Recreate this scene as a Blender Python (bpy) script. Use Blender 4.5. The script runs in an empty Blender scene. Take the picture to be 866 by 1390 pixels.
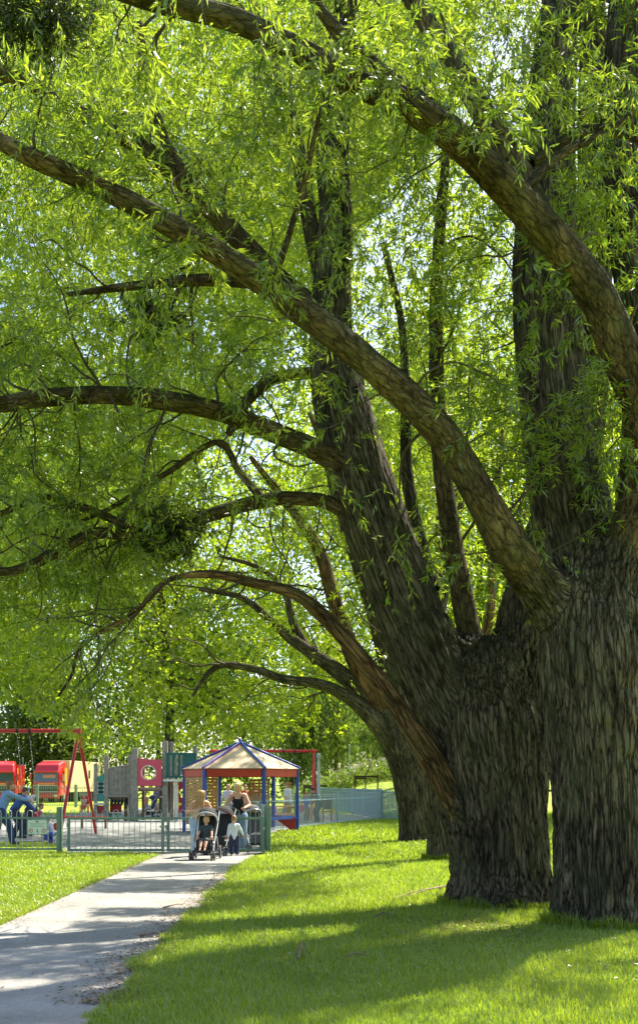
import bpy, bmesh, math, random
import numpy as np
from mathutils import Vector, Matrix

# ------------------------------------------------------------------ camera, sky, sun, exposure
R = math.radians
scene = bpy.context.scene
C = scene.collection
EYE, F = 1.6, 1500.0                     # eye height; focal length in photo pixels (photo 866 x 1390, horizon at row 1065)
cam_d = bpy.data.cameras.new('camera')
cam = bpy.data.objects.new('camera', cam_d); C.objects.link(cam)
cam.location = (0, 0, EYE); cam.rotation_euler = (R(90), 0, 0)
cam_d.sensor_fit = 'VERTICAL'; cam_d.sensor_height = 36.0; cam_d.lens = F/1390*36
cam_d.shift_y = (1065-695)/1390
cam_d.clip_start = 0.1; cam_d.clip_end = 2000
scene.camera = cam

SUN_EL, SUN_AZ = 54.0, 38.0              # azimuth measured from +Y (view direction) towards +X
SUNDIR = Vector((math.sin(R(SUN_AZ))*math.cos(R(SUN_EL)), math.cos(R(SUN_AZ))*math.cos(R(SUN_EL)), math.sin(R(SUN_EL))))
world = bpy.data.worlds.new('World'); scene.world = world; world.use_nodes = True
nt = world.node_tree
sky = nt.nodes.new('ShaderNodeTexSky'); sky.sky_type = 'NISHITA'; sky.sun_disc = False
sky.sun_elevation = R(SUN_EL); sky.sun_rotation = R(SUN_AZ); sky.air_density = 1.0; sky.dust_density = 1.6
nt.links.new(sky.outputs[0], nt.nodes['Background'].inputs[0])
nt.nodes['Background'].inputs[1].default_value = 0.12
sl = bpy.data.lights.new('sun', 'SUN'); sl.energy = 5.0; sl.angle = R(0.5); sl.color = (1.0, 0.93, 0.78)
sun = bpy.data.objects.new('sun', sl); C.objects.link(sun)
sun.rotation_euler = (-SUNDIR).to_track_quat('-Z', 'Y').to_euler(); sun.location = (20, 30, 40)
vs = scene.view_settings
vs.view_transform = 'Standard'; vs.look = 'None'; vs.gamma = 1.0; vs.use_curve_mapping = False
vs.exposure = 1.48
scene.render.engine = 'CYCLES'
cy = scene.cycles
cy.max_bounces = 7; cy.diffuse_bounces = 4; cy.glossy_bounces = 2; cy.transmission_bounces = 6; cy.transparent_max_bounces = 6
cy.use_denoising = True; cy.caustics_reflective = False; cy.caustics_refractive = False
cy.sample_clamp_indirect = 8.0

rng = np.random.default_rng(7)
random.seed(7)
KX = math.sin(R(SUN_AZ))/math.tan(R(SUN_EL)); KY = math.cos(R(SUN_AZ))/math.tan(R(SUN_EL))

# ------------------------------------------------------------------ small helpers
def W(px, py, D):
    """photo row/column at distance D -> world point"""
    return ((px-433.0)/F*D, D, EYE-(py-1065.0)/F*D)
def GD(py): return F*EYE/(py-1065.0)      # distance of the flat ground at a photo row
def G(px, py):
    D = GD(py); return ((px-433.0)/F*D, D, 0.0)

def _hash(ix, iy, iz, seed):
    h = (ix.astype(np.int64)*374761393 + iy.astype(np.int64)*668265263 + iz.astype(np.int64)*2147483647 + seed*144665) & 0xffffffff
    h = ((h ^ (h >> 13))*1274126177) & 0xffffffff
    return ((h ^ (h >> 16)) & 0xffff)/65535.0
def vnoise(p, seed=0):
    p = np.asarray(p, float); f = np.floor(p); t = p-f; t = t*t*(3-2*t)
    i = f.astype(np.int64); out = 0
    for dx in (0, 1):
        for dy in (0, 1):
            for dz in (0, 1):
                w = (t[:, 0] if dx else 1-t[:, 0])*(t[:, 1] if dy else 1-t[:, 1])*(t[:, 2] if dz else 1-t[:, 2])
                out = out + w*_hash(i[:, 0]+dx, i[:, 1]+dy, i[:, 2]+dz, seed)
    return out
def fbm(p, seed=0, o=3):
    s = 0; a = .5; p = np.asarray(p, float)
    for k in range(o):
        s = s + a*vnoise(p*2**k, seed+k*17); a *= .5
    return s
def unit(v): return v/np.maximum(np.linalg.norm(v, axis=-1, keepdims=True), 1e-9)

def mat(name, col, rough=.6, var=.12, scale=8.0, metal=0.0, bump=0.0, spec=.4, coat=0.0):
    m = bpy.data.materials.new(name); m.use_nodes = True
    t = m.node_tree; b = t.nodes['Principled BSDF']
    b.inputs['Roughness'].default_value = rough; b.inputs['Metallic'].default_value = metal
    b.inputs['Specular IOR Level'].default_value = spec
    if coat: b.inputs['Coat Weight'].default_value = coat
    tc = t.nodes.new('ShaderNodeTexCoord'); n = t.nodes.new('ShaderNodeTexNoise')
    n.inputs['Scale'].default_value = scale; n.inputs['Detail'].default_value = 5
    t.links.new(tc.outputs['Object'], n.inputs['Vector'])
    r = t.nodes.new('ShaderNodeValToRGB')
    r.color_ramp.elements[0].position = .3; r.color_ramp.elements[1].position = .7
    r.color_ramp.elements[0].color = tuple(max(0, c*(1-var)) for c in col)+(1,)
    r.color_ramp.elements[1].color = tuple(min(1, c*(1+var)) for c in col)+(1,)
    t.links.new(n.outputs['Fac'], r.inputs['Fac']); t.links.new(r.outputs['Color'], b.inputs['Base Color'])
    if bump:
        bp = t.nodes.new('ShaderNodeBump'); bp.inputs['Strength'].default_value = bump
        t.links.new(n.outputs['Fac'], bp.inputs['Height']); t.links.new(bp.outputs[0], b.inputs['Normal'])
    return m

def link(o, parent=None):
    C.objects.link(o)
    if parent is not None: o.parent = parent
    return o
def tag(o, label=None, cat=None, group=None, kind=None):
    if label: o['label'] = label
    if cat: o['category'] = cat
    if group: o['group'] = group
    if kind: o['kind'] = kind
    return o
def empty(name, loc=(0, 0, 0), rz=0):
    o = bpy.data.objects.new(name, None); C.objects.link(o); o.location = loc; o.rotation_euler = (0, 0, rz)
    o.empty_display_size = .2
    return o
def copy_tree(o, parent=None):
    c = o.copy(); C.objects.link(c); c.parent = parent
    for ch in list(o.children): copy_tree(ch, c)
    return c

def np_mesh(name, V, faces, mats, parent=None, smooth=False, fattr=None, vattr=None, mi=None):
    """V (n,3); faces: list of (k,nverts) int arrays or ordinary list"""
    me = bpy.data.meshes.new(name)
    V = np.asarray(V, np.float32)
    me.vertices.add(len(V)); me.vertices.foreach_set('co', V.ravel())
    if isinstance(faces, np.ndarray): faces = [faces]
    tot = []; idx = []
    for f in faces:
        if isinstance(f, np.ndarray):
            if len(f) == 0: continue
            tot.append(np.full(len(f), f.shape[1], np.int32)); idx.append(f.ravel().astype(np.int32))
        else:
            tot.append(np.array([len(f)], np.int32)); idx.append(np.array(f, np.int32))
    tot = np.concatenate(tot); idx = np.concatenate(idx)
    st = np.concatenate([[0], np.cumsum(tot)[:-1]]).astype(np.int32)
    me.loops.add(len(idx)); me.loops.foreach_set('vertex_index', idx)
    me.polygons.add(len(tot)); me.polygons.foreach_set('loop_start', st)
    if mi is not None: me.polygons.foreach_set('material_index', np.asarray(mi, np.int32))
    if smooth: me.polygons.foreach_set('use_smooth', np.ones(len(tot), bool))
    me.update(calc_edges=True)
    if fattr is not None:
        a = me.attributes.new('tint', 'FLOAT', 'FACE'); a.data.foreach_set('value', np.asarray(fattr, np.float32))
    if vattr is not None:
        a = me.attributes.new('bk', 'FLOAT_VECTOR', 'POINT'); a.data.foreach_set('vector', np.asarray(vattr, np.float32).ravel())
    for m in (mats if isinstance(mats, (list, tuple)) else [mats]): me.materials.append(m)
    o = bpy.data.objects.new(name, me)
    return link(o, parent)

class MB:
    """collects simple solids; build() links them as ONE mesh object"""
    def __init__(s): s.v = []; s.f = []
    def add(s, vs, fs):
        b = len(s.v); s.v += [tuple(v) for v in vs]; s.f += [[i+b for i in f] for f in fs]; return s
    def box(s, c, d, rz=0, rx=0, bev=0):
        M = Matrix.Rotation(rz, 3, 'Z') @ Matrix.Rotation(rx, 3, 'X')
        hx, hy, hz = d[0]/2, d[1]/2, d[2]/2
        b = min(bev, hx*.9, hy*.9, hz*.9)
        if b > 0:
            bm = bmesh.new(); bmesh.ops.create_cube(bm, size=1.0)
            for v in bm.verts: v.co = Vector((v.co.x*d[0], v.co.y*d[1], v.co.z*d[2]))
            bmesh.ops.bevel(bm, geom=bm.edges[:], offset=b, segments=2, affect='EDGES', profile=.6)
            bm.verts.index_update()
            vs = [M @ v.co + Vector(c) for v in bm.verts]; fs = [[v.index for v in f.verts] for f in bm.faces]; bm.free()
            return s.add(vs, fs)
        vs = [M @ Vector((x*hx, y*hy, z*hz)) + Vector(c) for x in (-1, 1) for y in (-1, 1) for z in (-1, 1)]
        return s.add(vs, [(0, 1, 3, 2), (4, 6, 7, 5), (0, 4, 5, 1), (2, 3, 7, 6), (0, 2, 6, 4), (1, 5, 7, 3)])
    def tube(s, pts, r, seg=8, closed=False):
        pts = [Vector(p) for p in pts]; n = len(pts); rs = r if hasattr(r, '__len__') else [r]*n
        vs = []; prev = None
        for i, p in enumerate(pts):
            if closed: t = (pts[(i+1) % n]-pts[i-1])
            else: t = (pts[min(i+1, n-1)]-pts[max(i-1, 0)])
            t.normalize()
            if prev is None:
                a = Vector((0, 0, 1)) if abs(t.z) < .9 else Vector((1, 0, 0)); u = t.cross(a).normalized()
            else:
                u = (prev-t*prev.dot(t)).normalized()
            prev = u; w = t.cross(u)
            for k in range(seg):
                a = 2*math.pi*k/seg; vs.append(p+(u*math.cos(a)+w*math.sin(a))*rs[i])
        fs = []
        for i in range(n if closed else n-1):
            j = (i+1) % n
            for k in range(seg):
                fs.append((i*seg+k, i*seg+(k+1) % seg, j*seg+(k+1) % seg, j*seg+k))
        if not closed:
            fs.append(tuple(range(seg))[::-1]); fs.append(tuple((n-1)*seg+k for k in range(seg)))
        return s.add(vs, fs)
    def ell(s, c, r, nu=14, nv=9, M=None):
        vs = []; M = M or Matrix.Identity(3); c = Vector(c)
        for j in range(1, nv):
            ph = math.pi*j/nv
            for i in range(nu):
                th = 2*math.pi*i/nu
                vs.append(c+M @ Vector((r[0]*math.sin(ph)*math.cos(th), r[1]*math.sin(ph)*math.sin(th), r[2]*math.cos(ph))))
        b = len(vs); vs.append(c+M @ Vector((0, 0, r[2]))); vs.append(c-M @ Vector((0, 0, r[2])))
        fs = [(j*nu+i, (j+1)*nu+i, (j+1)*nu+(i+1) % nu, j*nu+(i+1) % nu) for j in range(nv-2) for i in range(nu)]
        fs += [(b, i, (i+1) % nu) for i in range(nu)] + [(b+1, (nv-2)*nu+(i+1) % nu, (nv-2)*nu+i) for i in range(nu)]
        return s.add(vs, fs)
    def cap(s, a, ra, b, rb, seg=10):
        a, b = Vector(a), Vector(b); d = b-a
        if d.length < 1e-5: return s.ell(a, (ra, ra, ra), seg, 7)
        t = d.normalized(); pts = []; rs = []
        for k in (90, 60, 30): pts.append(a-t*ra*math.sin(R(k))); rs.append(max(ra*math.cos(R(k)), .0005))
        pts.append(a); rs.append(ra); pts.append(b); rs.append(rb)
        for k in (30, 60, 90): pts.append(b+t*rb*math.sin(R(k))); rs.append(max(rb*math.cos(R(k)), .0005))
        return s.tube(pts, rs, seg)
    def prism(s, outline, y0, y1, M=None):
        """outline in the x-z plane, extruded from y0 to y1"""
        n = len(outline); vs = [(x, y0, z) for x, z in outline]+[(x, y1, z) for x, z in outline]
        if M is not None: vs = [M @ Vector(v) for v in vs]
        fs = [tuple(range(n)), tuple(range(2*n-1, n-1, -1))]+[(i, i+n, (i+1) % n+n, (i+1) % n) for i in range(n)]
        return s.add(vs, fs)
    def build(s, name, m, parent=None, smooth=False):
        me = bpy.data.meshes.new(name); me.from_pydata(s.v, [], s.f)
        bm = bmesh.new(); bm.from_mesh(me); bmesh.ops.recalc_face_normals(bm, faces=bm.faces); bm.to_mesh(me); bm.free()
        if smooth:
            for p in me.polygons: p.use_smooth = True
            me.set_sharp_from_angle(angle=R(50))
        me.materials.append(m)
        return link(bpy.data.objects.new(name, me), parent)

# ------------------------------------------------------------------ ground, path, playground tarmac
def gz(x, y):
    x = np.asarray(x, float); y = np.asarray(y, float)
    t = np.clip((y-58)/26, 0, 1); t = t*t*(3-2*t); u = np.clip((x+3)/8, 0, 1); u = u*u*(3-2*u)
    base = t*u*2.1
    far = np.clip((y-150)/250, 0, 1)*5
    # the lawn is gently uneven away from path and playground
    q = np.clip((x+1.2)/1.2, 0, 1)*np.clip((46-y)/6, 0, 1)
    w = (vnoise(np.stack([x*.45, y*.3, x*0], -1).reshape(-1, 3), 5).reshape(x.shape)-.5)*.08*q
    return base+far+w

def grass_material():
    m = bpy.data.materials.new('lawn'); m.use_nodes = True; t = m.node_tree; b = t.nodes['Principled BSDF']
    tc = t.nodes.new('ShaderNodeTexCoord')
    n1 = t.nodes.new('ShaderNodeTexNoise'); n1.inputs['Scale'].default_value = .9; n1.inputs['Detail'].default_value = 6
    n2 = t.nodes.new('ShaderNodeTexNoise'); n2.inputs['Scale'].default_value = 26; n2.inputs['Detail'].default_value = 4
    for n in (n1, n2): t.links.new(tc.outputs['Object'], n.inputs['Vector'])
    mx = t.nodes.new('ShaderNodeMath'); mx.operation = 'MULTIPLY_ADD'; mx.inputs[1].default_value = .5
    t.links.new(n1.outputs['Fac'], mx.inputs[0])
    mu = t.nodes.new('ShaderNodeMath'); mu.operation = 'MULTIPLY'; mu.inputs[1].default_value = .5
    t.links.new(n2.outputs['Fac'], mu.inputs[0]); t.links.new(mu.outputs[0], mx.inputs[2])
    r = t.nodes.new('ShaderNodeValToRGB'); e = r.color_ramp.elements
    e[0].position = .34; e[0].color = (.12, .16, .012, 1); e[1].position = .66; e[1].color = (.32, .38, .028, 1)
    x = r.color_ramp.elements.new(.5); x.color = (.22, .30, .018, 1)
    t.links.new(mx.outputs[0], r.inputs['Fac']); t.links.new(r.outputs['Color'], b.inputs['Base Color'])
    b.inputs['Roughness'].default_value = .75; b.inputs['Specular IOR Level'].default_value = .15
    bp = t.nodes.new('ShaderNodeBump'); bp.inputs['Strength'].default_value = .7; bp.inputs['Distance'].default_value = .05
    t.links.new(n2.outputs['Fac'], bp.inputs['Height']); t.links.new(bp.outputs[0], b.inputs['Normal'])
    return m
lawn_mat = grass_material()
xs = np.unique(np.concatenate([np.linspace(-400, -30, 20), np.linspace(-30, 30, 121), np.linspace(30, 400, 20)]))
ys = np.unique(np.concatenate([np.linspace(-60, 0, 8), np.linspace(0, 110, 221), np.linspace(110, 900, 40)]))
XX, YY = np.meshgrid(xs, ys, indexing='ij')
V = np.stack([XX, YY, gz(XX, YY)-.004], -1).reshape(-1, 3)
ni, nj = XX.shape; ii, jj = np.meshgrid(np.arange(ni-1), np.arange(nj-1), indexing='ij'); q = ii*nj+jj
tag(np_mesh('ground', V, np.stack([q, q+nj, q+nj+1, q+1], -1).reshape(-1, 4), lawn_mat, smooth=True), kind='structure')

def tarmac_material(name, c0, c1, crack=True):
    m = bpy.data.materials.new(name); m.use_nodes = True; t = m.node_tree; b = t.nodes['Principled BSDF']
    tc = t.nodes.new('ShaderNodeTexCoord')
    n1 = t.nodes.new('ShaderNodeTexNoise'); n1.inputs['Scale'].default_value = 1.1; n1.inputs['Detail'].default_value = 9; n1.inputs['Roughness'].default_value = .7
    n2 = t.nodes.new('ShaderNodeTexNoise'); n2.inputs['Scale'].default_value = 70; n2.inputs['Detail'].default_value = 3
    for n in (n1, n2): t.links.new(tc.outputs['Object'], n.inputs['Vector'])
    r = t.nodes.new('ShaderNodeValToRGB'); e = r.color_ramp.elements
    e[0].position = .35; e[0].color = c0+(1,); e[1].position = .62; e[1].color = c1+(1,)
    t.links.new(n1.outputs['Fac'], r.inputs['Fac'])
    mx = t.nodes.new('ShaderNodeMix'); mx.data_type = 'RGBA'; mx.blend_type = 'MULTIPLY'; mx.inputs[0].default_value = .55
    r2 = t.nodes.new('ShaderNodeValToRGB'); r2.color_ramp.elements[0].position = .35; r2.color_ramp.elements[0].color = (.45, .44, .42, 1)
    r2.color_ramp.elements[1].position = .6
    t.links.new(n2.outputs['Fac'], r2.inputs['Fac']); t.links.new(r.outputs['Color'], mx.inputs[6]); t.links.new(r2.outputs['Color'], mx.inputs[7])
    t.links.new(mx.outputs[2], b.inputs['Base Color']); b.inputs['Roughness'].default_value = .85
    bp = t.nodes.new('ShaderNodeBump'); bp.inputs['Strength'].default_value = .35; bp.inputs['Distance'].default_value = .01
    t.links.new(n2.outputs['Fac'], bp.inputs['Height']); t.links.new(bp.outputs[0], b.inputs['Normal'])
    return m
path_mat = tarmac_material('path_tarmac', (.22, .21, .19), (.35, .335, .31))
play_mat = tarmac_material('playground_tarmac', (.21, .21, .20), (.30, .30, .29))
def sheet(name, pts, z, m, kind='structure'):
    o = MB().add([(x, y, z) for x, y in pts], [tuple(range(len(pts)))]).build(name, m)
    return tag(o, kind=kind)
yy = np.linspace(-8, 25.8, 120)
wl = -3.64+.05*(vnoise(np.stack([yy*1.3, yy*0, yy*0], -1), 1)-.5)*2+.03*(vnoise(np.stack([yy*6, yy*0, yy*0], -1), 2)-.5)
wr = -1.62+.22*(vnoise(np.stack([yy*.8, yy*0, yy*0], -1), 3)-.5)+.12*(vnoise(np.stack([yy*4, yy*0, yy*0], -1), 4)-.5)+np.clip(yy-23, 0, 3)*.08
wl = wl-np.clip(yy-25.2, 0, .6)*2
pv = [(a, b, .004) for a, b in zip(wl, yy)]+[(a, b, .004) for a, b in zip(wr, yy)]
n_ = len(yy)
tag(np_mesh('path', pv, np.array([(i, n_+i, n_+i+1, i+1) for i in range(n_-1)]), path_mat), kind='structure')
PG = [(-1.25, 25.8), (-1.9, 35), (-1.2, 38.5), (-.25, 44.3), (2.6, 50), (2.9, 52), (-.9, 78), (-12, 78), (-13.5, 58), (-24, 52), (-24, 31.2), (-7.6, 31.0), (-6.6, 28.5), (-5.85, 25.8)]
sheet('playground_surface', PG, .004, play_mat)
# pale worn markings on the playground
sheet('playground_marking', [(-6.2, 30.4), (-2.4, 31.4), (-2.4, 31.48), (-6.2, 30.48)], .008, mat('paint', (.5, .5, .46), .8))

# ------------------------------------------------------------------ bark and leaves
def bark_material(name, dark, light, lichen, moss=.5, sc=(9, 9, 1.6), bump=1.0):
    m = bpy.data.materials.new(name); m.use_nodes = True; t = m.node_tree; b = t.nodes['Principled BSDF']; L = t.links.new
    at = t.nodes.new('ShaderNodeAttribute'); at.attribute_name = 'bk'
    mp = t.nodes.new('ShaderNodeMapping'); mp.inputs['Scale'].default_value = sc; L(at.outputs['Vector'], mp.inputs['Vector'])
    wn = t.nodes.new('ShaderNodeTexNoise'); wn.inputs['Scale'].default_value = .9; wn.inputs['Detail'].default_value = 5; L(mp.outputs[0], wn.inputs['Vector'])
    ad = t.nodes.new('ShaderNodeVectorMath'); ad.operation = 'MULTIPLY_ADD'; ad.inputs[1].default_value = (1.9, 1.9, 1.5)
    L(wn.outputs['Color'], ad.inputs[0]); L(mp.outputs[0], ad.inputs[2])
    def noise(kind, scale, det, src, dist=0.0):
        n = t.nodes.new('ShaderNodeTexNoise'); n.noise_type = kind; n.inputs['Scale'].default_value = scale; n.inputs['Detail'].default_value = det
        n.inputs['Roughness'].default_value = .62; n.inputs['Distortion'].default_value = dist; L(src, n.inputs['Vector']); return n
    def mrange(src, a, b2):
        n = t.nodes.new('ShaderNodeMapRange'); n.inputs['From Min'].default_value = a; n.inputs['From Max'].default_value = b2; L(src, n.inputs['Value']); return n
    vo = t.nodes.new('ShaderNodeTexVoronoi'); vo.feature = 'DISTANCE_TO_EDGE'; vo.inputs['Scale'].default_value = 1.0; L(ad.outputs[0], vo.inputs['Vector'])
    cr = noise('FBM', 1.05, 3, mp.outputs[0], .5)                      # long wandering furrows
    cb = t.nodes.new('ShaderNodeMath'); cb.operation = 'SUBTRACT'; cb.inputs[1].default_value = .5; L(cr.outputs['Fac'], cb.inputs[0])
    ca = t.nodes.new('ShaderNodeMath'); ca.operation = 'ABSOLUTE'; L(cb.outputs[0], ca.inputs[0])
    f1 = mrange(ca.outputs[0], 0, .06); f2 = mrange(vo.outputs['Distance'], 0, .13)
    r0 = t.nodes.new('ShaderNodeMath'); r0.operation = 'MULTIPLY_ADD'; r0.inputs[1].default_value = .42
    L(f1.outputs[0], r0.inputs[0]); f3 = t.nodes.new('ShaderNodeMath'); f3.operation = 'MULTIPLY'; f3.inputs[1].default_value = .58; L(f2.outputs[0], f3.inputs[0]); L(f3.outputs[0], r0.inputs[2])
    fn = noise('FBM', 2.6, 9, mp.outputs[0])
    h = t.nodes.new('ShaderNodeMath'); h.operation = 'MULTIPLY_ADD'; h.inputs[1].default_value = .75
    L(fn.outputs['Fac'], h.inputs[0]); L(r0.outputs[0], h.inputs[2])
    rc = t.nodes.new('ShaderNodeValToRGB'); e = rc.color_ramp.elements
    e[0].position = .35; e[0].color = dark+(1,); e[1].position = 1.25 if False else 1.0; e[1].color = light+(1,)
    e2 = e.new(.7); e2.color = tuple((a+c)/2*.9 for a, c in zip(dark, light))+(1,)
    hm = t.nodes.new('ShaderNodeMath'); hm.operation = 'MULTIPLY'; hm.inputs[1].default_value = .72; L(h.outputs[0], hm.inputs[0]); L(hm.outputs[0], rc.inputs['Fac'])
    # broad weathering: darker wet-looking and paler worn areas
    tc0 = t.nodes.new('ShaderNodeTexCoord'); wz = t.nodes.new('ShaderNodeMapping'); wz.inputs['Scale'].default_value = (1, 1, .45); L(tc0.outputs['Object'], wz.inputs['Vector'])
    w1 = noise('FBM', 2.2, 6, wz.outputs[0], .4); w2 = mrange(w1.outputs['Fac'], .36, .66); w2.inputs['To Min'].default_value = .42; w2.inputs['To Max'].default_value = 1.35
    wm_ = t.nodes.new('ShaderNodeVectorMath'); wm_.operation = 'SCALE'; L(rc.outputs['Color'], wm_.inputs[0]); L(w2.outputs[0], wm_.inputs['Scale'])
    # lichen patches
    tc = t.nodes.new('ShaderNodeTexCoord')
    ln = t.nodes.new('ShaderNodeTexNoise'); ln.inputs['Scale'].default_value = 2.3; ln.inputs['Detail'].default_value = 7; ln.inputs['Roughness'].default_value = .65; L(tc.outputs['Object'], ln.inputs['Vector'])
    lr = t.nodes.new('ShaderNodeValToRGB'); lr.color_ramp.elements[0].position = .47; lr.color_ramp.elements[1].position = .68
    L(ln.outputs['Fac'], lr.inputs['Fac'])
    lm = t.nodes.new('ShaderNodeMath'); lm.operation = 'MULTIPLY'; lm.inputs[1].default_value = .75; L(lr.outputs['Color'], lm.inputs[0])
    mx = t.nodes.new('ShaderNodeMix'); mx.data_type = 'RGBA'; L(lm.outputs[0], mx.inputs[0]); L(wm_.outputs[0], mx.inputs[6])
    lc = t.nodes.new('ShaderNodeMix'); lc.data_type = 'RGBA'; lc.blend_type = 'MULTIPLY'; lc.inputs[0].default_value = .45
    lc.inputs[6].default_value = lichen+(1,); L(r0.outputs[0], lc.inputs[7]); L(lc.outputs[2], mx.inputs[7])
    # moss growing on upward faces
    ge = t.nodes.new('ShaderNodeNewGeometry'); sp = t.nodes.new('ShaderNodeSeparateXYZ'); L(ge.outputs['Normal'], sp.inputs[0])
    mn = t.nodes.new('ShaderNodeTexNoise'); mn.inputs['Scale'].default_value = 5; mn.inputs['Detail'].default_value = 6; L(tc.outputs['Object'], mn.inputs['Vector'])
    ma = t.nodes.new('ShaderNodeMath'); ma.operation = 'MULTIPLY_ADD'; ma.inputs[1].default_value = .55; ma.inputs[2].default_value = 0
    L(sp.outputs['Z'], ma.inputs[0]); L(mn.outputs['Fac'], ma.inputs[2])
    mr = t.nodes.new('ShaderNodeValToRGB'); mr.color_ramp.elements[0].position = .62; mr.color_ramp.elements[1].position = .85
    L(ma.outputs[0], mr.inputs['Fac'])
    mm = t.nodes.new('ShaderNodeMath'); mm.operation = 'MULTIPLY'; mm.inputs[1].default_value = moss; L(mr.outputs['Color'], mm.inputs[0])
    m2 = t.nodes.new('ShaderNodeMix'); m2.data_type = 'RGBA'; L(mm.outputs[0], m2.inputs[0]); L(mx.outputs[2], m2.inputs[6]); m2.inputs[7].default_value = (.030, .034, .010, 1)
    L(m2.outputs[2], b.inputs['Base Color'])
    b.inputs['Roughness'].default_value = .9; b.inputs['Specular IOR Level'].default_value = .15
    bp = t.nodes.new('ShaderNodeBump'); bp.inputs['Strength'].default_value = bump; bp.inputs['Distance'].default_value = .05
    L(h.outputs[0], bp.inputs['Height']); L(bp.outputs[0], b.inputs['Normal'])
    return m
bark_old = bark_material('bark_old', (.018, .012, .006), (.175, .143, .092), (.105, .11, .055), sc=(15, 15, 1.75), bump=1.0)
bark_limb = bark_material('bark_limb', (.030, .019, .008), (.155, .112, .055), (.10, .095, .038), moss=.95, sc=(14, 14, 4.2), bump=.7)
bark_red = bark_material('bark_red', (.036, .020, .008), (.25, .145, .065), (.16, .12, .055), moss=.5, sc=(12, 12, 1.4))
bark_twig = mat('bark_twig', (.060, .045, .024), .85, .4, 6)

def leaf_material(name, c0, c1, tr0, tr1, tw=.5, gloss=.08):
    m = bpy.data.materials.new(name); m.use_nodes = True; t = m.node_tree; L = t.links.new
    t.nodes.remove(t.nodes['Principled BSDF']); out = t.nodes['Material Output']
    at = t.nodes.new('ShaderNodeAttribute'); at.attribute_name = 'tint'
    def ramp(a, b):
        r = t.nodes.new('ShaderNodeValToRGB'); r.color_ramp.elements[0].color = a+(1,); r.color_ramp.elements[1].color = b+(1,)
        L(at.outputs['Fac'], r.inputs['Fac']); return r
    d = t.nodes.new('ShaderNodeBsdfDiffuse'); L(ramp(c0, c1).outputs[0], d.inputs[0])
    tr = t.nodes.new('ShaderNodeBsdfTranslucent'); L(ramp(tr0, tr1).outputs[0], tr.inputs[0])
    g = t.nodes.new('ShaderNodeBsdfGlossy'); g.inputs['Roughness'].default_value = .32; g.inputs['Color'].default_value = (1, 1, 1, 1)
    m1 = t.nodes.new('ShaderNodeMixShader'); m1.inputs[0].default_value = tw; L(d.outputs[0], m1.inputs[1]); L(tr.outputs[0], m1.inputs[2])
    m2 = t.nodes.new('ShaderNodeMixShader'); m2.inputs[0].default_value = gloss; L(m1.outputs[0], m2.inputs[1]); L(g.outputs[0], m2.inputs[2])
    L(m2.outputs[0], out.inputs[0])
    return m
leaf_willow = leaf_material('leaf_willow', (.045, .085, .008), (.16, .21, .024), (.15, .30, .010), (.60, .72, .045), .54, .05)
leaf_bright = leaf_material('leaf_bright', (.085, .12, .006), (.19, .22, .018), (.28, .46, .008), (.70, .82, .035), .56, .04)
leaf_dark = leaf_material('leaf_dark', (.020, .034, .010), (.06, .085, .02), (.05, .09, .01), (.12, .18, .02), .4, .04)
leaf_far = leaf_material('leaf_far', (.055, .085, .018), (.15, .20, .035), (.10, .18, .015), (.32, .44, .05), .45, .03)

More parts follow.
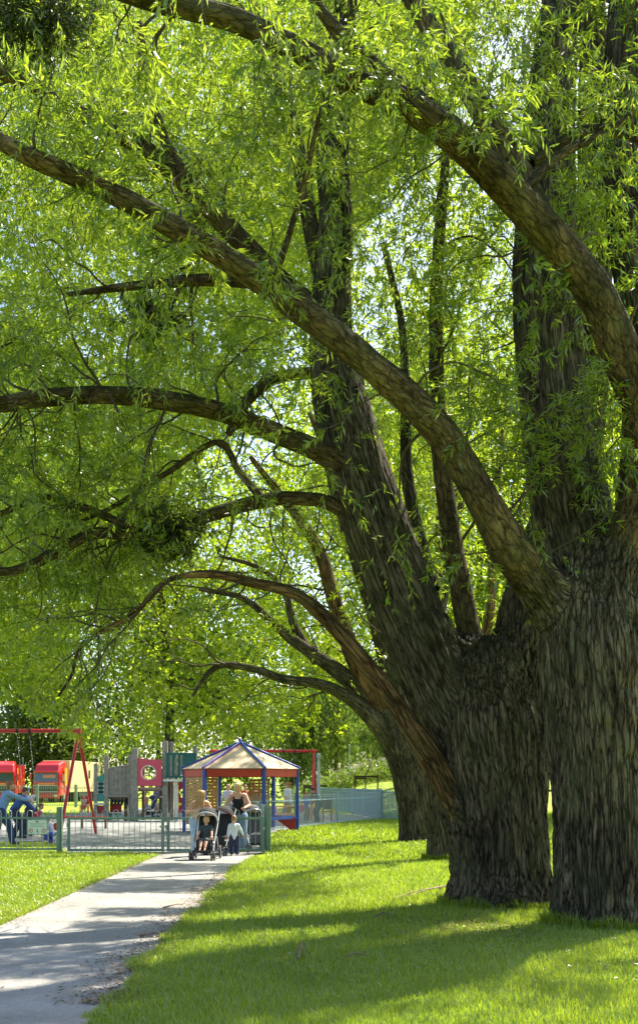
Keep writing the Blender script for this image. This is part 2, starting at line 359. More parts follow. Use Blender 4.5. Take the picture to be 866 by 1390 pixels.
def spline(P, step):
    """P (n,4): x y z r -> Catmull-Rom resampled"""
    P = np.asarray(P, float); Q = np.vstack([2*P[0]-P[1], P, 2*P[-1]-P[-2]])
    out = []
    for i in range(1, len(Q)-2):
        p0, p1, p2, p3 = Q[i-1], Q[i], Q[i+1], Q[i+2]
        n = max(2, int(np.linalg.norm((p2-p1)[:3])/step))
        for t in np.linspace(0, 1, n, endpoint=False):
            out.append(.5*((2*p1)+(-p0+p2)*t+(2*p0-5*p1+4*p2-p3)*t*t+(-p0+3*p1-3*p2+p3)*t**3))
    out.append(Q[-2]); out = np.array(out); out[:, 3] = np.maximum(out[:, 3], .003)
    return out
def tube_np(S, seg, ridge=0.0, lump=0.0, flare=0.0, fl_h=.4, seed=0, ks=1.0):
    """S (n,4) -> verts, faces, bark coords"""
    n = len(S); P = S[:, :3]; r = S[:, 3]
    T = np.gradient(P, axis=0); T = unit(T)
    s = np.concatenate([[0], np.cumsum(np.linalg.norm(np.diff(P, axis=0), axis=1))])
    U = np.zeros_like(P); a = np.array([1.0, 0, 0]) if abs(T[0][0]) < .9 else np.array([0, 1.0, 0])
    u = a-T[0]*np.dot(a, T[0])
    for i in range(n):
        u = u-T[i]*np.dot(u, T[i]); u = u/np.linalg.norm(u); U[i] = u
    Wv = np.cross(T, U)
    th = np.linspace(0, 2*np.pi, seg, endpoint=False)
    c, si = np.cos(th), np.sin(th)
    rr = np.repeat(r[:, None], seg, 1)
    bx = c[None]*rr; by = si[None]*rr; bz = np.repeat(s[:, None], seg, 1)
    bk = np.stack([bx+seed*3.1, by+seed*1.7, bz*ks], -1).reshape(-1, 3)
    rad = rr.copy()
    if lump:
        q = np.stack([c[None]+0*rr+seed, si[None]+0*rr, bz*.9], -1).reshape(-1, 3)
        rad = rad*(1+lump*2*(fbm(q*1.3, seed+3)-.44).reshape(n, seg))
    if ridge:
        w = bk.copy(); w[:, :2] += .05*(vnoise(bk*np.array([3, 3, 1.5]), 9)[:, None]-.5)
        n1 = np.abs(vnoise(w*np.array([13, 13, 1.5]), seed+11)-.5)*2
        n2 = np.abs(vnoise(w*np.array([26, 26, 4.2]), seed+12)-.5)*2
        n3 = vnoise(w*np.array([50, 50, 14]), seed+13)
        rd = (np.clip(n1*2.6, 0, 1)*.6+np.clip(n2*2.2, 0, 1)*.3+n3*.18-.6).reshape(n, seg)
        rad = rad+ridge*rd
    if flare:
        z = (s-s[0])[:, None]
        rad = rad*(1+flare*np.exp(-z/fl_h)*(1+.45*np.cos(5*th+seed)+.3*np.cos(3*th+2*seed))[None])
    V = P[:, None]+rad[..., None]*(c[None, :, None]*U[:, None]+si[None, :, None]*Wv[:, None])
    i, k = np.meshgrid(np.arange(n-1), np.arange(seg), indexing='ij'); k2 = (k+1) % seg
    Fq = np.stack([i*seg+k, i*seg+k2, (i+1)*seg+k2, (i+1)*seg+k], -1).reshape(-1, 4)
    V = np.concatenate([V.reshape(-1, 3), P[-1:]]); bk = np.concatenate([bk, bk[-1:]])
    k = np.arange(seg); Ft = np.stack([(n-1)*seg+k, (n-1)*seg+(k+1) % seg, np.full(seg, n*seg)], -1)
    return V, Fq, Ft, bk
REC = []
def frames(S):
    P = S[:, :3]; T = unit(np.gradient(P, axis=0)); U = np.zeros_like(P); a = np.array([1.0, 0, 0]) if abs(T[0][0]) < .9 else np.array([0, 1.0, 0]); u = a-T[0]*np.dot(a, T[0])
    for i in range(len(S)):
        u = u-T[i]*np.dot(u, T[i]); u = u/np.linalg.norm(u); U[i] = u
    return T, U, np.cross(T, U)
def fuse(tree, vox, ridge, smooth_n=10, seed=0):
    """one continuous trunk: the bole and the first stretch of its stems grown together, with furrowed bark"""
    recs = [r for r in REC if r[1] is tree and r[3].get('cut', 0)]
    mb_v = []; mb_f = []; n0 = 0; samp = []
    for name, par, S, kw, m in recs:
        s = np.concatenate([[0], np.cumsum(np.linalg.norm(np.diff(S[:, :3], axis=0), axis=1))]); cut = kw['cut']; T, U, Wv = frames(S)
        k = np.ones(len(S), bool) if cut == 'all' else s <= cut
        Sx = S[k].copy()
        if cut != 'all': Sx[:, 3] *= 1.03-.30*np.clip((s[k]-(cut-.40))/.40, 0, 1)
        V, Fq, Ft, bk = tube_np(Sx, 44, lump=kw.get('lump', 0), flare=kw.get('flare', 0), fl_h=kw.get('fl_h', .4), seed=kw.get('seed', 0))
        mb_v.append(V); mb_f += (Fq+n0).tolist()+(Ft+n0).tolist(); mb_f.append([n0+i for i in range(44)][::-1]); n0 += len(V)
        kk = np.nonzero(k)[0][::2]
        samp.append((S[kk, :3], U[kk], Wv[kk], s[kk], S[kk, 3], kw.get('seed', 0)))
    me = bpy.data.meshes.new('src'); me.from_pydata(np.concatenate(mb_v).tolist(), [], mb_f)
    bm = bmesh.new(); bm.from_mesh(me); bmesh.ops.recalc_face_normals(bm, faces=bm.faces); bm.to_mesh(me); bm.free()
    o = bpy.data.objects.new('src', me); C.objects.link(o)
    m0 = o.modifiers.new('r0', 'REMESH'); m0.mode = 'VOXEL'; m0.voxel_size = .05
    m1 = o.modifiers.new('s0', 'SMOOTH'); m1.iterations = 55; m1.factor = .5
    md = o.modifiers.new('r', 'REMESH'); md.mode = 'VOXEL'; md.voxel_size = vox
    ms = o.modifiers.new('s', 'SMOOTH'); ms.iterations = smooth_n; ms.factor = .5
    dg = bpy.context.evaluated_depsgraph_get(); nm = bpy.data.meshes.new_from_object(o.evaluated_get(dg)); bpy.data.objects.remove(o)
    n = len(nm.vertices); co = np.empty(n*3, np.float32); nm.vertices.foreach_get('co', co); co = co.reshape(-1, 3).astype(float)
    no = np.empty(n*3, np.float32); nm.vertices.foreach_get('normal', no); no = no.reshape(-1, 3).astype(float)
    best = np.full(n, 1e9); bk = np.zeros((n, 3))
    for P, U, Wv, s, r, sd in samp:
        for a in range(len(P)):
            d = co-P[a]; q = np.einsum('ij,ij->i', d, d)/(r[a]**2); w = q < best
            if not w.any(): continue
            best[w] = q[w]; dw = d[w]; t = np.cross(U[a], Wv[a]); hh = dw @ t
            bk[w] = np.stack([dw @ U[a]+sd*3.1, dw @ Wv[a]+sd*1.7, s[a]+hh], -1)
    w = bk.copy(); w[:, :2] += .10*(vnoise(bk*np.array([4, 4, 2.2]), 9)[:, None]-.5)
    n1 = np.abs(vnoise(w*np.array([15, 15, 1.25]), seed+11)-.5)*2; n2 = np.abs(vnoise(w*np.array([31, 31, 3.6]), seed+12)-.5)*2; n3 = vnoise(w*np.array([60, 60, 16]), seed+13)
    rd = np.clip(n1*3.0, 0, 1)*.62+np.clip(n2*2.4, 0, 1)*.30+n3*.16-.62
    big = (fbm(bk*np.array([2.6, 2.6, .6]), seed+21)-.45)*.22
    co = co+no*(rd*ridge+big*.6)[:, None]
    nm.vertices.foreach_set('co', co.astype(np.float32).ravel()); nm.polygons.foreach_set('use_smooth', np.ones(len(nm.polygons), bool))
    at = nm.attributes.new('bk', 'FLOAT_VECTOR', 'POINT'); at.data.foreach_set('vector', bk.astype(np.float32).ravel())
    nm.materials.clear(); nm.materials.append(bark_old); nm.name = 'trunk'; nm.update()
    return link(bpy.data.objects.new('trunk', nm), tree)
def limb_obj(name, px, m, parent, seg=32, step=.06, **kw):
    """px: list of (column, row, distance, radius in photo pixels)"""
    S = np.array([W(a, b, d)+(r/F*d,) for a, b, d, r in px])
    if kw.pop('ground', False): S[0, 2] = -.12
    S = spline(S, step); cut = kw.pop('cut', 0); REC.append((name, parent, S, dict(kw, cut=cut), m))
    if cut == 'all': return None, S
    s_ = np.concatenate([[0], np.cumsum(np.linalg.norm(np.diff(S[:, :3], axis=0), axis=1))])
    S2 = S.copy()
    if cut: S2[:, 3] *= .80+.20*np.clip((s_-(cut-.9))/.75, 0, 1)
    V, Fq, Ft, bk = tube_np(S2, seg, **kw)
    if cut:
        i0 = int(np.searchsorted(s_, max(cut-.90, .05))); V = V[i0*seg:]; bk = bk[i0*seg:]; Fq = Fq[i0*seg:]-i0*seg; Ft = Ft-i0*seg
    o = np_mesh(name, V, [Fq, Ft], m, parent, smooth=True, vattr=bk)
    return o, S

class Twigs:
    def __init__(s): s.V = []; s.Q = []; s.T = []; s.B = []; s.n = 0
    def add(s, S, seg=5):
        V, Fq, Ft, bk = tube_np(S, seg); s.V.append(V); s.Q.append(Fq+s.n); s.T.append(Ft+s.n); s.B.append(bk); s.n += len(V)
    def build(s, name, m, parent):
        if not s.V: return None
        return np_mesh(name, np.concatenate(s.V), [np.concatenate(s.Q), np.concatenate(s.T)], m, parent, smooth=True, vattr=np.concatenate(s.B))

# where foliage may hang: the picture's lower leaf line, in real sight lines over the playground
_lx = np.array([-400, 0, 50, 80, 105, 125, 160, 200, 235, 262, 290, 330, 380, 420, 470, 520, 560, 600, 1400])
_ly = np.array([930, 950, 968, 985, 1010, 1036, 1040, 1030, 1012, 1020, 1010, 1003, 1012, 1006, 1000, 985, 960, 940, 880])
_ln = np.array([920, 945, 965, 982, 1005, 1030, 1012, 1000, 992, 1008, 1003, 998, 1008, 1004, 1000, 985, 960, 940, 880])
def proj(P):
    D = np.maximum(P[:, 1], .3); return 433+F*P[:, 0]/D, 1065-F*(P[:, 2]-EYE)/D
def keep_view(P):
    px, py = proj(P)
    near = np.interp(px, _lx, _ln); edge = np.where(P[:, 1] < 49, near, np.interp(px, _lx, _ly))+18*(vnoise(np.stack([px/22, px*0, P[:, 1]*0], -1), 31)-.5)
    return (py < edge) | (P[:, 1] < 1)
def light_keep(P):
    """chance to keep a leaf from where its shadow falls: path and lawn in the photo are mostly open to the sun"""
    gx = P[:, 0]-KX*P[:, 2]; gy = np.maximum(P[:, 1]-KY*P[:, 2], 2.0)
    px = 433+F*gx/gy; py = 1065+F*EYE/gy
    k = np.ones(len(P))
    on_path = (gx < -1.6) & (gx > -3.65)
    left = gx <= -3.65; right = gx >= -1.6
    st = np.zeros(len(P))
    for a, b, c, d in ((1172, 1184, 165, 330), (1194, 1213, 110, 330), (1233, 1245, 125, 300), (1251, 1264, 95, 300), (1278, 1330, -50, 320), (1345, 1400, -50, 500)):
        st = np.maximum(st, ((py > a) & (py < b) & (px > c) & (px < d))*1.0)
    k = np.where(on_path & (py > 1150), .03+.75*st, k)
    k = np.where(left & (py > 1150) & (py < 1290), .05, k)
    k = np.where((py <= 1150) & (gx < -1.6), .6, k)
    k = np.where((gy > 31) & (gy < 54) & (gx > -17) & (gx < -.5), .35, k)
    nz = vnoise(np.stack([px/170, (py+.14*px)/13, px*0], -1), 77)
    band = np.clip((nz-.42)*6, 0, 1)
    wlaw = np.where(py < 1158, .22, np.where(py < 1215, .05+.8*band, .25+.7*band))
    k = np.where(right & (px < 700), wlaw, k)
    vis = (px > -60) & (px < 900) & (py > 1066) & (py < 1400)
    return np.where(vis, k, 1.0)

def leaf_arrays(A, Dr, L, nl, ll, lw, droop=.25, spread=.9, rs=None):
    """sprays: anchors A, directions Dr, lengths L -> leaves"""
    rs = rs or rng
    N = len(A); i = np.repeat(np.arange(N), nl); M = len(i)
    t = rs.random(M)*.95+.05
    D = Dr[i]; P = A[i]+D*(t*L[i])[:, None]; P[:, 2] -= droop*(t*L[i])**2/np.maximum(L[i], .2)
    rnd = unit(rs.normal(size=(M, 3))); side = unit(np.cross(D, rnd))
    ax = unit(D*.65+side*spread+np.array([0, 0, -.35]))
    nrm = unit(unit(rs.normal(size=(M, 3)))+np.array([0, 0, .9])); sd = unit(np.cross(ax, nrm)); nrm = np.cross(sd, ax)
    l = ll*(.6+.7*rs.random(M)); w = lw*(.7+.6*rs.random(M))
    tint = np.clip(np.repeat(rs.random(N), nl)*.5+rs.random(M)*.5+rs.normal(size=M)*.1, 0, 1)
    return P, ax, sd, nrm, l, w, tint
def cat(lst): return [np.concatenate([a[k] for a in lst]) for k in range(7)]
def filt(a, m): return [x[m] for x in a]
def leaves_obj(name, a, m, parent=None, fine=False):
    P, ax, sd, nr, l, w, tint = a; M = len(P); l = l[:, None]; w = w[:, None]
    if not fine:
        V = np.stack([P, P+ax*l*.45+sd*w/2+nr*w*.12, P+ax*l-nr*l*.12, P+ax*l*.45-sd*w/2+nr*w*.12], 1).reshape(-1, 3)
        b = np.arange(M)*4; F4 = np.stack([b, b+1, b+2, b+3], -1)
        return np_mesh(name, V, [F4], m, parent, fattr=tint)
    V = np.stack([P, P+ax*l*.3+sd*w/2+nr*w*.15, P+ax*l*.65+sd*w*.4-nr*l*.05, P+ax*l-nr*l*.2,
                  P+ax*l*.65-sd*w*.4-nr*l*.05, P+ax*l*.3-sd*w/2+nr*w*.15], 1).reshape(-1, 3)
    b = np.arange(M)*6
    T = np.concatenate([np.stack([b, b+1, b+5], -1), np.stack([b+2, b+3, b+4], -1)]); Q = np.stack([b+1, b+2, b+4, b+5], -1)
    return np_mesh(name, V, [T, Q], m, parent, fattr=np.concatenate([tint, tint, tint]))

def rough_branch(p, d, L, r, bend=.35, droop=.1, n=9, rs=None):
    rs = rs or rng; pts = [np.append(p, r)]; d = d/np.linalg.norm(d); st = L/n; p = np.array(p, float)
    for i in range(n):
        d = d+rs.normal(size=3)*bend*.5; d[2] -= droop*.25; d = d/np.linalg.norm(d); p = p+d*st
        pts.append(np.append(p, max(r*(1-(i+1)/n*.9), .003)))
    return np.array(pts)

def grow(limbs, n2, len2, n3, tw, up=.3, droop=.12, keep=keep_view, lit=True, r2=.03, rs=None, t0=.2, bias=(0, 0, 0)):
    """side branches and twigs on the limbs; returns anchors and directions for leaf sprays"""
    rs = rs or rng; A = []; Dd = []
    w = np.array([len(S) for S in limbs], float); w /= w.sum()
    for _ in range(n2):
        S = limbs[rs.choice(len(limbs), p=w)]; i = int((t0+(1-t0)*rs.random())*(len(S)-2)); p = S[i, :3]; T = unit(S[i+1, :3]-S[i, :3])
        q = unit(np.cross(T, unit(rs.normal(size=3)))); d = q+T*.5+np.array([0, 0, up])+np.array(bias)
        L = len2*(.5+.8*rs.random()); r = min(r2*(.5+.8*rs.random()), S[i, 3]*.6)
        B = rough_branch(p, d, L, r, .45, droop, 11, rs)
        if not keep(B[-4:, :3]).all(): continue
        if lit and light_keep(B[5:6, :3])[0] < .2 and rs.random() < .6: continue
        B[:, :] = B; tw.add(spline(B, L/18), 6)
        for k in range(4, 12): A.append(B[k, :3]); Dd.append(unit(B[k, :3]-B[k-1, :3]+rs.normal(size=3)*.25*L/11*3))
        for _ in range(n3):
            k = rs.integers(2, 10); dd = unit(B[k+1, :3]-B[k, :3])+rs.normal(size=3)*.65
            b3 = rough_branch(B[k, :3], dd, L*(.22+.3*rs.random()), max(B[k, 3]*.5, .004), .5, droop, 6, rs)
            if not keep(b3[-2:, :3]).all(): continue
            tw.add(b3, 4)
            for j in range(2, 7): A.append(b3[j, :3]); Dd.append(unit(b3[j, :3]-b3[j-1, :3]))
    return np.array(A), np.array(Dd)

def volume(N, cx, cy, cz, rx, ry, rz, rs=None, shell=.0, clump=1.6, thr=.42, seed=0):
    """points in an ellipsoid, gathered into clumps"""
    rs = rs or rng
    p = rs.normal(size=(N*4, 3)); p = unit(p)*((shell+(1-shell)*rs.random(N*4))**(1/3))[:, None]
    p = p*np.array([rx, ry, rz])+np.array([cx, cy, cz])
    k = vnoise(p/clump, seed+51)*.65+vnoise(p/clump*2.7, seed+52)*.35
    return p[k > thr][:N]
def frustum(N, x0, x1, y0, y1, d0, d1, rs=None, clump=1.3, thr=.42, seed=0):
    """points in the part of a crown between two distances"""
    rs = rs or rng
    D = (d0**2+(d1**2-d0**2)*rs.random(N*4))**.5
    px = x0+(x1-x0)*rs.random(N*4); py = y0+(y1-y0)*rs.random(N*4)
    p = np.stack([(px-433)/F*D, D, EYE-(py-1065)/F*D], -1)
    k = vnoise(p/clump, seed+51)*.65+vnoise(p/clump*2.7, seed+52)*.35
    return p[k > thr][:N]
def crown_leaves(A, Dr, L, nl, ll, lw, droop=.3, spread=.9, rs=None, lit=True):
    rs = rs or rng
    m = keep_view(A)
    if lit: m &= rs.random(len(A)) < light_keep(A)
    A, Dr = A[m], Dr[m]; Ls = L*(.6+.8*rs.random(len(A)))
    a = leaf_arrays(A, Dr, Ls, nl, ll, lw, droop, spread, rs)
    m = keep_view(a[0])
    if lit: m &= rs.random(len(a[0])) < np.clip(light_keep(a[0])*1.6, 0, 1)
    return filt(a, m)
def rdir(N, down=.2, rs=None):
    rs = rs or rng; d = rs.normal(size=(N, 3)); d[:, 2] = d[:, 2]*.6-down; return unit(d)

# ------------------------------------------------------------------ the old willows along the lawn
def old_tree(name, label, base_px, base_D, group='old willows beside the path'):
    x, y, _ = W(base_px, 1065, base_D); e = empty(name, (0, 0, 0))
    return tag(e, label, 'tree', group)

# tree A: the nearest, at the right edge
tA = old_tree('willow_tree', 'nearest thick furrowed willow at right edge, splitting into several big stems', 825, 13)
K = dict(ridge=.030, lump=.05, ks=1.0)
limb_obj('trunk', [(826, 1268, 13, 76), (826, 1180, 13, 73), (823, 1060, 13, 75), (818, 960, 13, 80), (812, 890, 13, 82), (808, 830, 13.05, 70), (806, 770, 13.1, 48)], bark_old, tA, seg=220, step=.025, flare=.13, fl_h=.25, seed=1, ground=True, ridge=.042, lump=.05, cut='all')
_, A2 = limb_obj('limb', [(815, 930, 13.1, 60), (806, 850, 13.2, 68), (788, 760, 13.3, 57), (764, 640, 13.5, 50), (748, 500, 13.7, 46), (742, 380, 13.9, 46), (742, 250, 14, 38.3), (748, 120, 14, 31.3), (762, 0, 14.2, 26.1), (772, -150, 14.4, 20.9), (760, -330, 14.6, 12.2)], bark_old, tA, seg=130, step=.035, seed=2, cut=2.3, **K)
_, A1 = limb_obj('limb', [(822, 970, 13.15, 50), (808, 905, 13.1, 52), (780, 855, 13.0, 43), (738, 803, 12.75, 32), (694, 748, 12.4, 28), (661, 690, 12.1, 22.9), (615, 610, 11.9, 22.2), (570, 555, 11.7, 21.5), (500, 492, 11.4, 19.2), (430, 437, 11.2, 18.5), (340, 372, 11, 16.3), (240, 310, 10.8, 14.8), (130, 252, 10.6, 13.3), (40, 212, 10.4, 11.8), (-60, 160, 10.3, 9.6), (-200, 110, 10, 5.9)], bark_limb, tA, seg=90, step=.03, seed=3, ridge=.017, lump=.08, cut=2.6)
_, A3 = limb_obj('limb', [(826, 940, 13, 52), (840, 870, 12.95, 56), (852, 760, 12.8, 39.1), (880, 650, 12.6, 31.1), (876, 560, 12.4, 29.6), (846, 488, 12.2, 27.4), (812, 408, 12, 25.2), (768, 345, 11.8, 23.7), (702, 272, 11.5, 22.2), (640, 208, 11.2, 20.7), (565, 150, 11, 19.2), (480, 110, 10.8, 17), (400, 66, 10.6, 15.5), (310, 24, 10.5, 14.8), (220, 4, 10.3, 13.3), (110, -30, 10.2, 11.1), (-60, -90, 10, 6.7)], bark_limb, tA, seg=90, step=.03, seed=4, ridge=.018, lump=.07, cut=2.0)
_, A5 = limb_obj('limb', [(782, 362, 11.95, 17.6), (735, 300, 12, 19.2), (702, 232, 12.05, 18.4), (662, 165, 12.1, 16), (622, 95, 12.2, 14.4), (585, 40, 12.3, 12.8), (550, -15, 12.4, 11.2), (500, -90, 12.5, 7.2)], bark_limb, tA, seg=60, step=.035, seed=5, ridge=.012, lump=.06)
_, A6 = limb_obj('limb', [(845, 850, 13.6, 50), (872, 740, 13.8, 46), (888, 600, 14, 44), (882, 450, 14, 40), (862, 320, 14, 36), (848, 200, 14, 32), (850, 60, 14, 28), (858, -60, 14.2, 24), (870, -260, 14.4, 14)], bark_old, tA, seg=100, step=.04, seed=6, cut=1.9, **K)
_, A8 = limb_obj('limb', [(748, 330, 13.6, 18), (680, 232, 13.4, 15), (600, 160, 13.2, 12.8), (510, 92, 13, 10.5), (440, 20, 12.8, 8.2), (400, -60, 12.7, 5.2)], bark_limb, tA, seg=44, step=.05, seed=7, ridge=.01, lump=.06)
_, A9 = limb_obj('limb', [(720, 222, 12.2, 8), (790, 178, 12.4, 7), (840, 182, 12.3, 5), (880, 195, 12.2, 4)], bark_limb, tA, seg=14, step=.06, seed=8, lump=.1)
_, A10 = limb_obj('limb', [(700, 270, 11.6, 7), (760, 210, 11.9, 6), (830, 175, 12.4, 5), (900, 120, 12.6, 4)], bark_limb, tA, seg=14, step=.06, seed=18, lump=.1)
_, A11 = limb_obj('limb', [(368, 392, 11.05, 5), (392, 320, 11.1, 4.5), (415, 240, 11.2, 4), (430, 170, 11.2, 3.2), (440, 120, 11.2, 2)], bark_limb, tA, seg=10, step=.06, seed=19)

# tree B: the leaning willow in the middle
tB = old_tree('willow_tree', 'broad flared middle willow, main stem leaning far left over the path', 680, 15)
limb_obj('trunk', [(680, 1240, 15, 70), (678, 1190, 15, 65), (674, 1120, 15, 66), (664, 1040, 15, 74), (656, 975, 15, 76), (654, 925, 15, 62), (652, 870, 15.05, 40)], bark_old, tB, seg=220, step=.025, flare=.30, fl_h=.32, seed=21, ground=True, ridge=.045, lump=.06, cut='all')
_, B1 = limb_obj('limb', [(664, 1090, 15.05, 50), (636, 1000, 14.95, 56), (590, 912, 14.9, 50), (550, 818, 15, 45), (516, 727, 15.1, 44), (486, 640, 15.2, 43), (466, 560, 15.3, 38), (452, 480, 15.4, 31.7), (450, 400, 15.4, 26.4), (455, 300, 15.5, 22.9), (452, 200, 15.5, 21.1), (458, 100, 15.6, 18.5), (470, 0, 15.7, 15), (480, -120, 15.8, 10.6), (500, -260, 15.8, 5.3)], bark_old, tB, seg=130, step=.035, seed=22, cut=3.0, **K)
_, B3 = limb_obj('limb', [(680, 1090, 15.1, 50), (690, 1010, 15.1, 58), (706, 910, 15.3, 50), (722, 830, 15.5, 44), (748, 740, 15.8, 40), (776, 640, 16, 34), (798, 500, 16.2, 28), (806, 300, 16.4, 24), (806, 100, 16.5, 20), (800, -120, 16.6, 12)], bark_old, tB, seg=90, step=.05, seed=23, cut=2.8, **K)
_, B2 = limb_obj('limb', [(668, 1010, 15.1, 36), (664, 960, 15.05, 30.6), (645, 895, 15, 18.5), (625, 800, 15.1, 15.2), (608, 700, 15.2, 13.2), (597, 600, 15.3, 11.9), (592, 500, 15.4, 9.9), (592, 400, 15.4, 8.6), (598, 300, 15.4, 7.3), (604, 230, 15.4, 5.9), (612, 120, 15.4, 4)], bark_limb, tB, seg=60, step=.05, seed=24, ridge=.012, lump=.06, cut=1.7)
_, B6 = limb_obj('limb', [(590, 800, 15.6, 9), (566, 720, 15.9, 9), (552, 640, 16, 8.2), (550, 540, 16, 6.8), (545, 440, 16, 5.2), (520, 330, 16, 3.8)], bark_old, tB, seg=30, step=.08, seed=25, ridge=.006, lump=.06)
_, B0 = limb_obj('limb', [(655, 1215, 15, 30.6), (634, 1130, 14.85, 31.5), (603, 1060, 14.6, 19.8), (560, 990, 14.4, 14.5), (525, 938, 14.3, 12.5), (480, 882, 14.2, 11.2), (440, 838, 14.1, 9.9), (400, 806, 14, 7.9), (350, 792, 13.9, 6.6), (290, 780, 13.8, 5.3), (235, 785, 13.7, 4.6), (212, 802, 13.6, 4), (180, 836, 13.5, 3.6), (145, 854, 13.5, 3.3), (108, 880, 13.4, 2.6), (98, 915, 13.4, 2), (80, 945, 13.4, 1.3)], bark_red, tB, seg=70, step=.04, seed=26, ridge=.020, lump=.1, cut=2.0)
_, B4 = limb_obj('limb', [(500, 665, 15.2, 19.8), (468, 634, 15, 18), (435, 613, 14.8, 14.4), (395, 596, 14.6, 13.5), (350, 578, 14.4, 13.5), (290, 556, 14, 12.6), (220, 543, 13.6, 12.6), (140, 536, 13.3, 11.7), (60, 540, 13, 11.7), (0, 549, 12.8, 10.8), (-70, 545, 12.6, 9), (-200, 500, 12.3, 4.5)], bark_limb, tB, seg=60, step=.04, seed=27, ridge=.012, lump=.09)
_, B5 = limb_obj('limb', [(510, 725, 15.1, 13.1), (450, 684, 15, 9.8), (400, 676, 14.9, 9), (360, 679, 14.9, 9), (300, 694, 14.7, 9), (245, 714, 14.6, 8.2), (190, 728, 14.4, 7.4), (130, 724, 14.3, 7.4), (85, 745, 14.1, 7.4), (40, 768, 14, 6.6), (0, 776, 13.9, 5.7), (-60, 770, 13.8, 4.1)], bark_limb, tB, seg=44, step=.04, seed=28, ridge=.008, lump=.12)
_, B7 = limb_obj('limb', [(468, 480, 15.3, 17.2), (420, 418, 15.2, 15.6), (370, 372, 15, 14.8), (300, 298, 14.8, 14), (250, 246, 14.6, 13.3), (200, 206, 14.5, 11.7), (110, 155, 14.3, 10.1), (30, 108, 14.1, 9.4), (-60, 80, 14, 6.2), (-180, 60, 14, 3.1)], bark_limb, tB, seg=60, step=.045, seed=29, ridge=.01, lump=.07)
_, B9 = limb_obj('limb', [(452, 440, 15.5, 12.8), (424, 320, 15.6, 11.2), (408, 225, 15.6, 10.5), (384, 130, 15.7, 9.8), (352, 45, 15.8, 8.2), (330, -60, 15.8, 5.2)], bark_limb, tB, seg=44, step=.06, seed=30, ridge=.008, lump=.08)
_, B10 = limb_obj('limb', [(190, 724, 14.4, 5), (130, 695, 14.3, 6), (60, 674, 14.1, 4), (20, 690, 14, 4), (-20, 705, 14, 3)], bark_limb, tB, seg=14, step=.06, seed=31, lump=.12)
_, B11 = limb_obj('limb', [(345, 385, 15, 7), (280, 380, 14.9, 8), (205, 386, 14.8, 6), (150, 392, 14.8, 5), (90, 400, 14.7, 3)], bark_limb, tB, seg=18, step=.06, seed=32, lump=.12)
_, B12 = limb_obj('limb', [(430, 505, 15.4, 8), (370, 515, 15.3, 8), (330, 552, 15.2, 7), (310, 590, 15.2, 5)], bark_limb, tB, seg=18, step=.06, seed=33, lump=.1)
_, B13 = limb_obj('limb', [(358, 680, 14.9, 6), (325, 640, 14.8, 5), (296, 600, 14.8, 4), (230, 640, 14.7, 4), (150, 690, 14.6, 3), (90, 715, 14.5, 2)], bark_limb, tB, seg=12, step=.06, seed=34, lump=.1)
_, B14 = limb_obj('limb', [(250, 235, 14.6, 7), (222, 185, 14.6, 7), (200, 110, 14.7, 6), (190, 30, 14.8, 4)], bark_limb, tB, seg=14, step=.06, seed=35, lump=.1)

# tree D: the squat dark bole between B and C; tree C: further along
tD = old_tree('willow_tree', 'squat dark bole showing between the broad middle willow and the farther slanting one', 600, 24)
limb_obj('trunk', [(602, 1170, 24, 23), (600, 1130, 24, 22), (592, 1080, 24, 20), (588, 1000, 24, 18), (586, 900, 24, 16), (600, 780, 24, 13), (630, 640, 24, 9)], bark_old, tD, seg=70, step=.07, flare=.15, fl_h=.35, seed=41, ground=True, lump=.06, cut='all')
_, D1 = limb_obj('limb', [(592, 960, 24, 9.6), (640, 900, 24.3, 7.2), (662, 850, 24.5, 6.4), (668, 780, 24.6, 5.6), (672, 680, 24.8, 4.8), (690, 500, 25, 3.2)], bark_red, tD, seg=24, step=.1, seed=42, lump=.1)
_, D2 = limb_obj('limb', [(588, 1000, 24, 9.8), (540, 900, 23.8, 8.4), (520, 820, 23.6, 7.7), (480, 700, 23.5, 5.6), (420, 560, 23.3, 3.5)], bark_red, tD, seg=24, step=.1, seed=43, lump=.1)
tC = old_tree('willow_tree', 'farthest slanting willow with spreading low limbs beside the blue-grey fence', 563, 31)
limb_obj('trunk', [(566, 1145, 31, 25), (564, 1110, 31, 24), (558, 1060, 31, 25), (546, 1010, 31, 27), (530, 975, 31, 20)], bark_old, tC, seg=90, step=.06, flare=.20, fl_h=.4, seed=51, ground=True, lump=.05, cut='all')
_, C1 = limb_obj('limb', [(545, 1010, 30.9, 18.7), (515, 955, 30.8, 15.3), (480, 890, 30.6, 12.8), (455, 820, 30.4, 10.2), (432, 745, 30.2, 8.5), (395, 690, 30, 6), (340, 620, 30, 3.4)], bark_red, tC, seg=36, step=.1, seed=52, cut=1.4, ridge=.015, lump=.08)
_, C2 = limb_obj('limb', [(552, 1015, 31.2, 22), (535, 920, 31.3, 18), (512, 830, 31.4, 15), (480, 740, 31.5, 11), (450, 640, 31.5, 8), (440, 500, 31.6, 5)], bark_old, tC, seg=36, step=.1, seed=53, cut=1.4, ridge=.02, lump=.06)
_, C3 = limb_obj('limb', [(535, 1015, 30.8, 14), (505, 975, 30.6, 12), (470, 945, 30.4, 9), (430, 928, 30.2, 7), (385, 922, 30, 6), (345, 908, 29.8, 5), (300, 903, 29.6, 4.5), (278, 920, 29.5, 3), (262, 945, 29.5, 2)], bark_old, tC, seg=24, step=.1, seed=54, cut=1.0, ridge=.01, lump=.1)
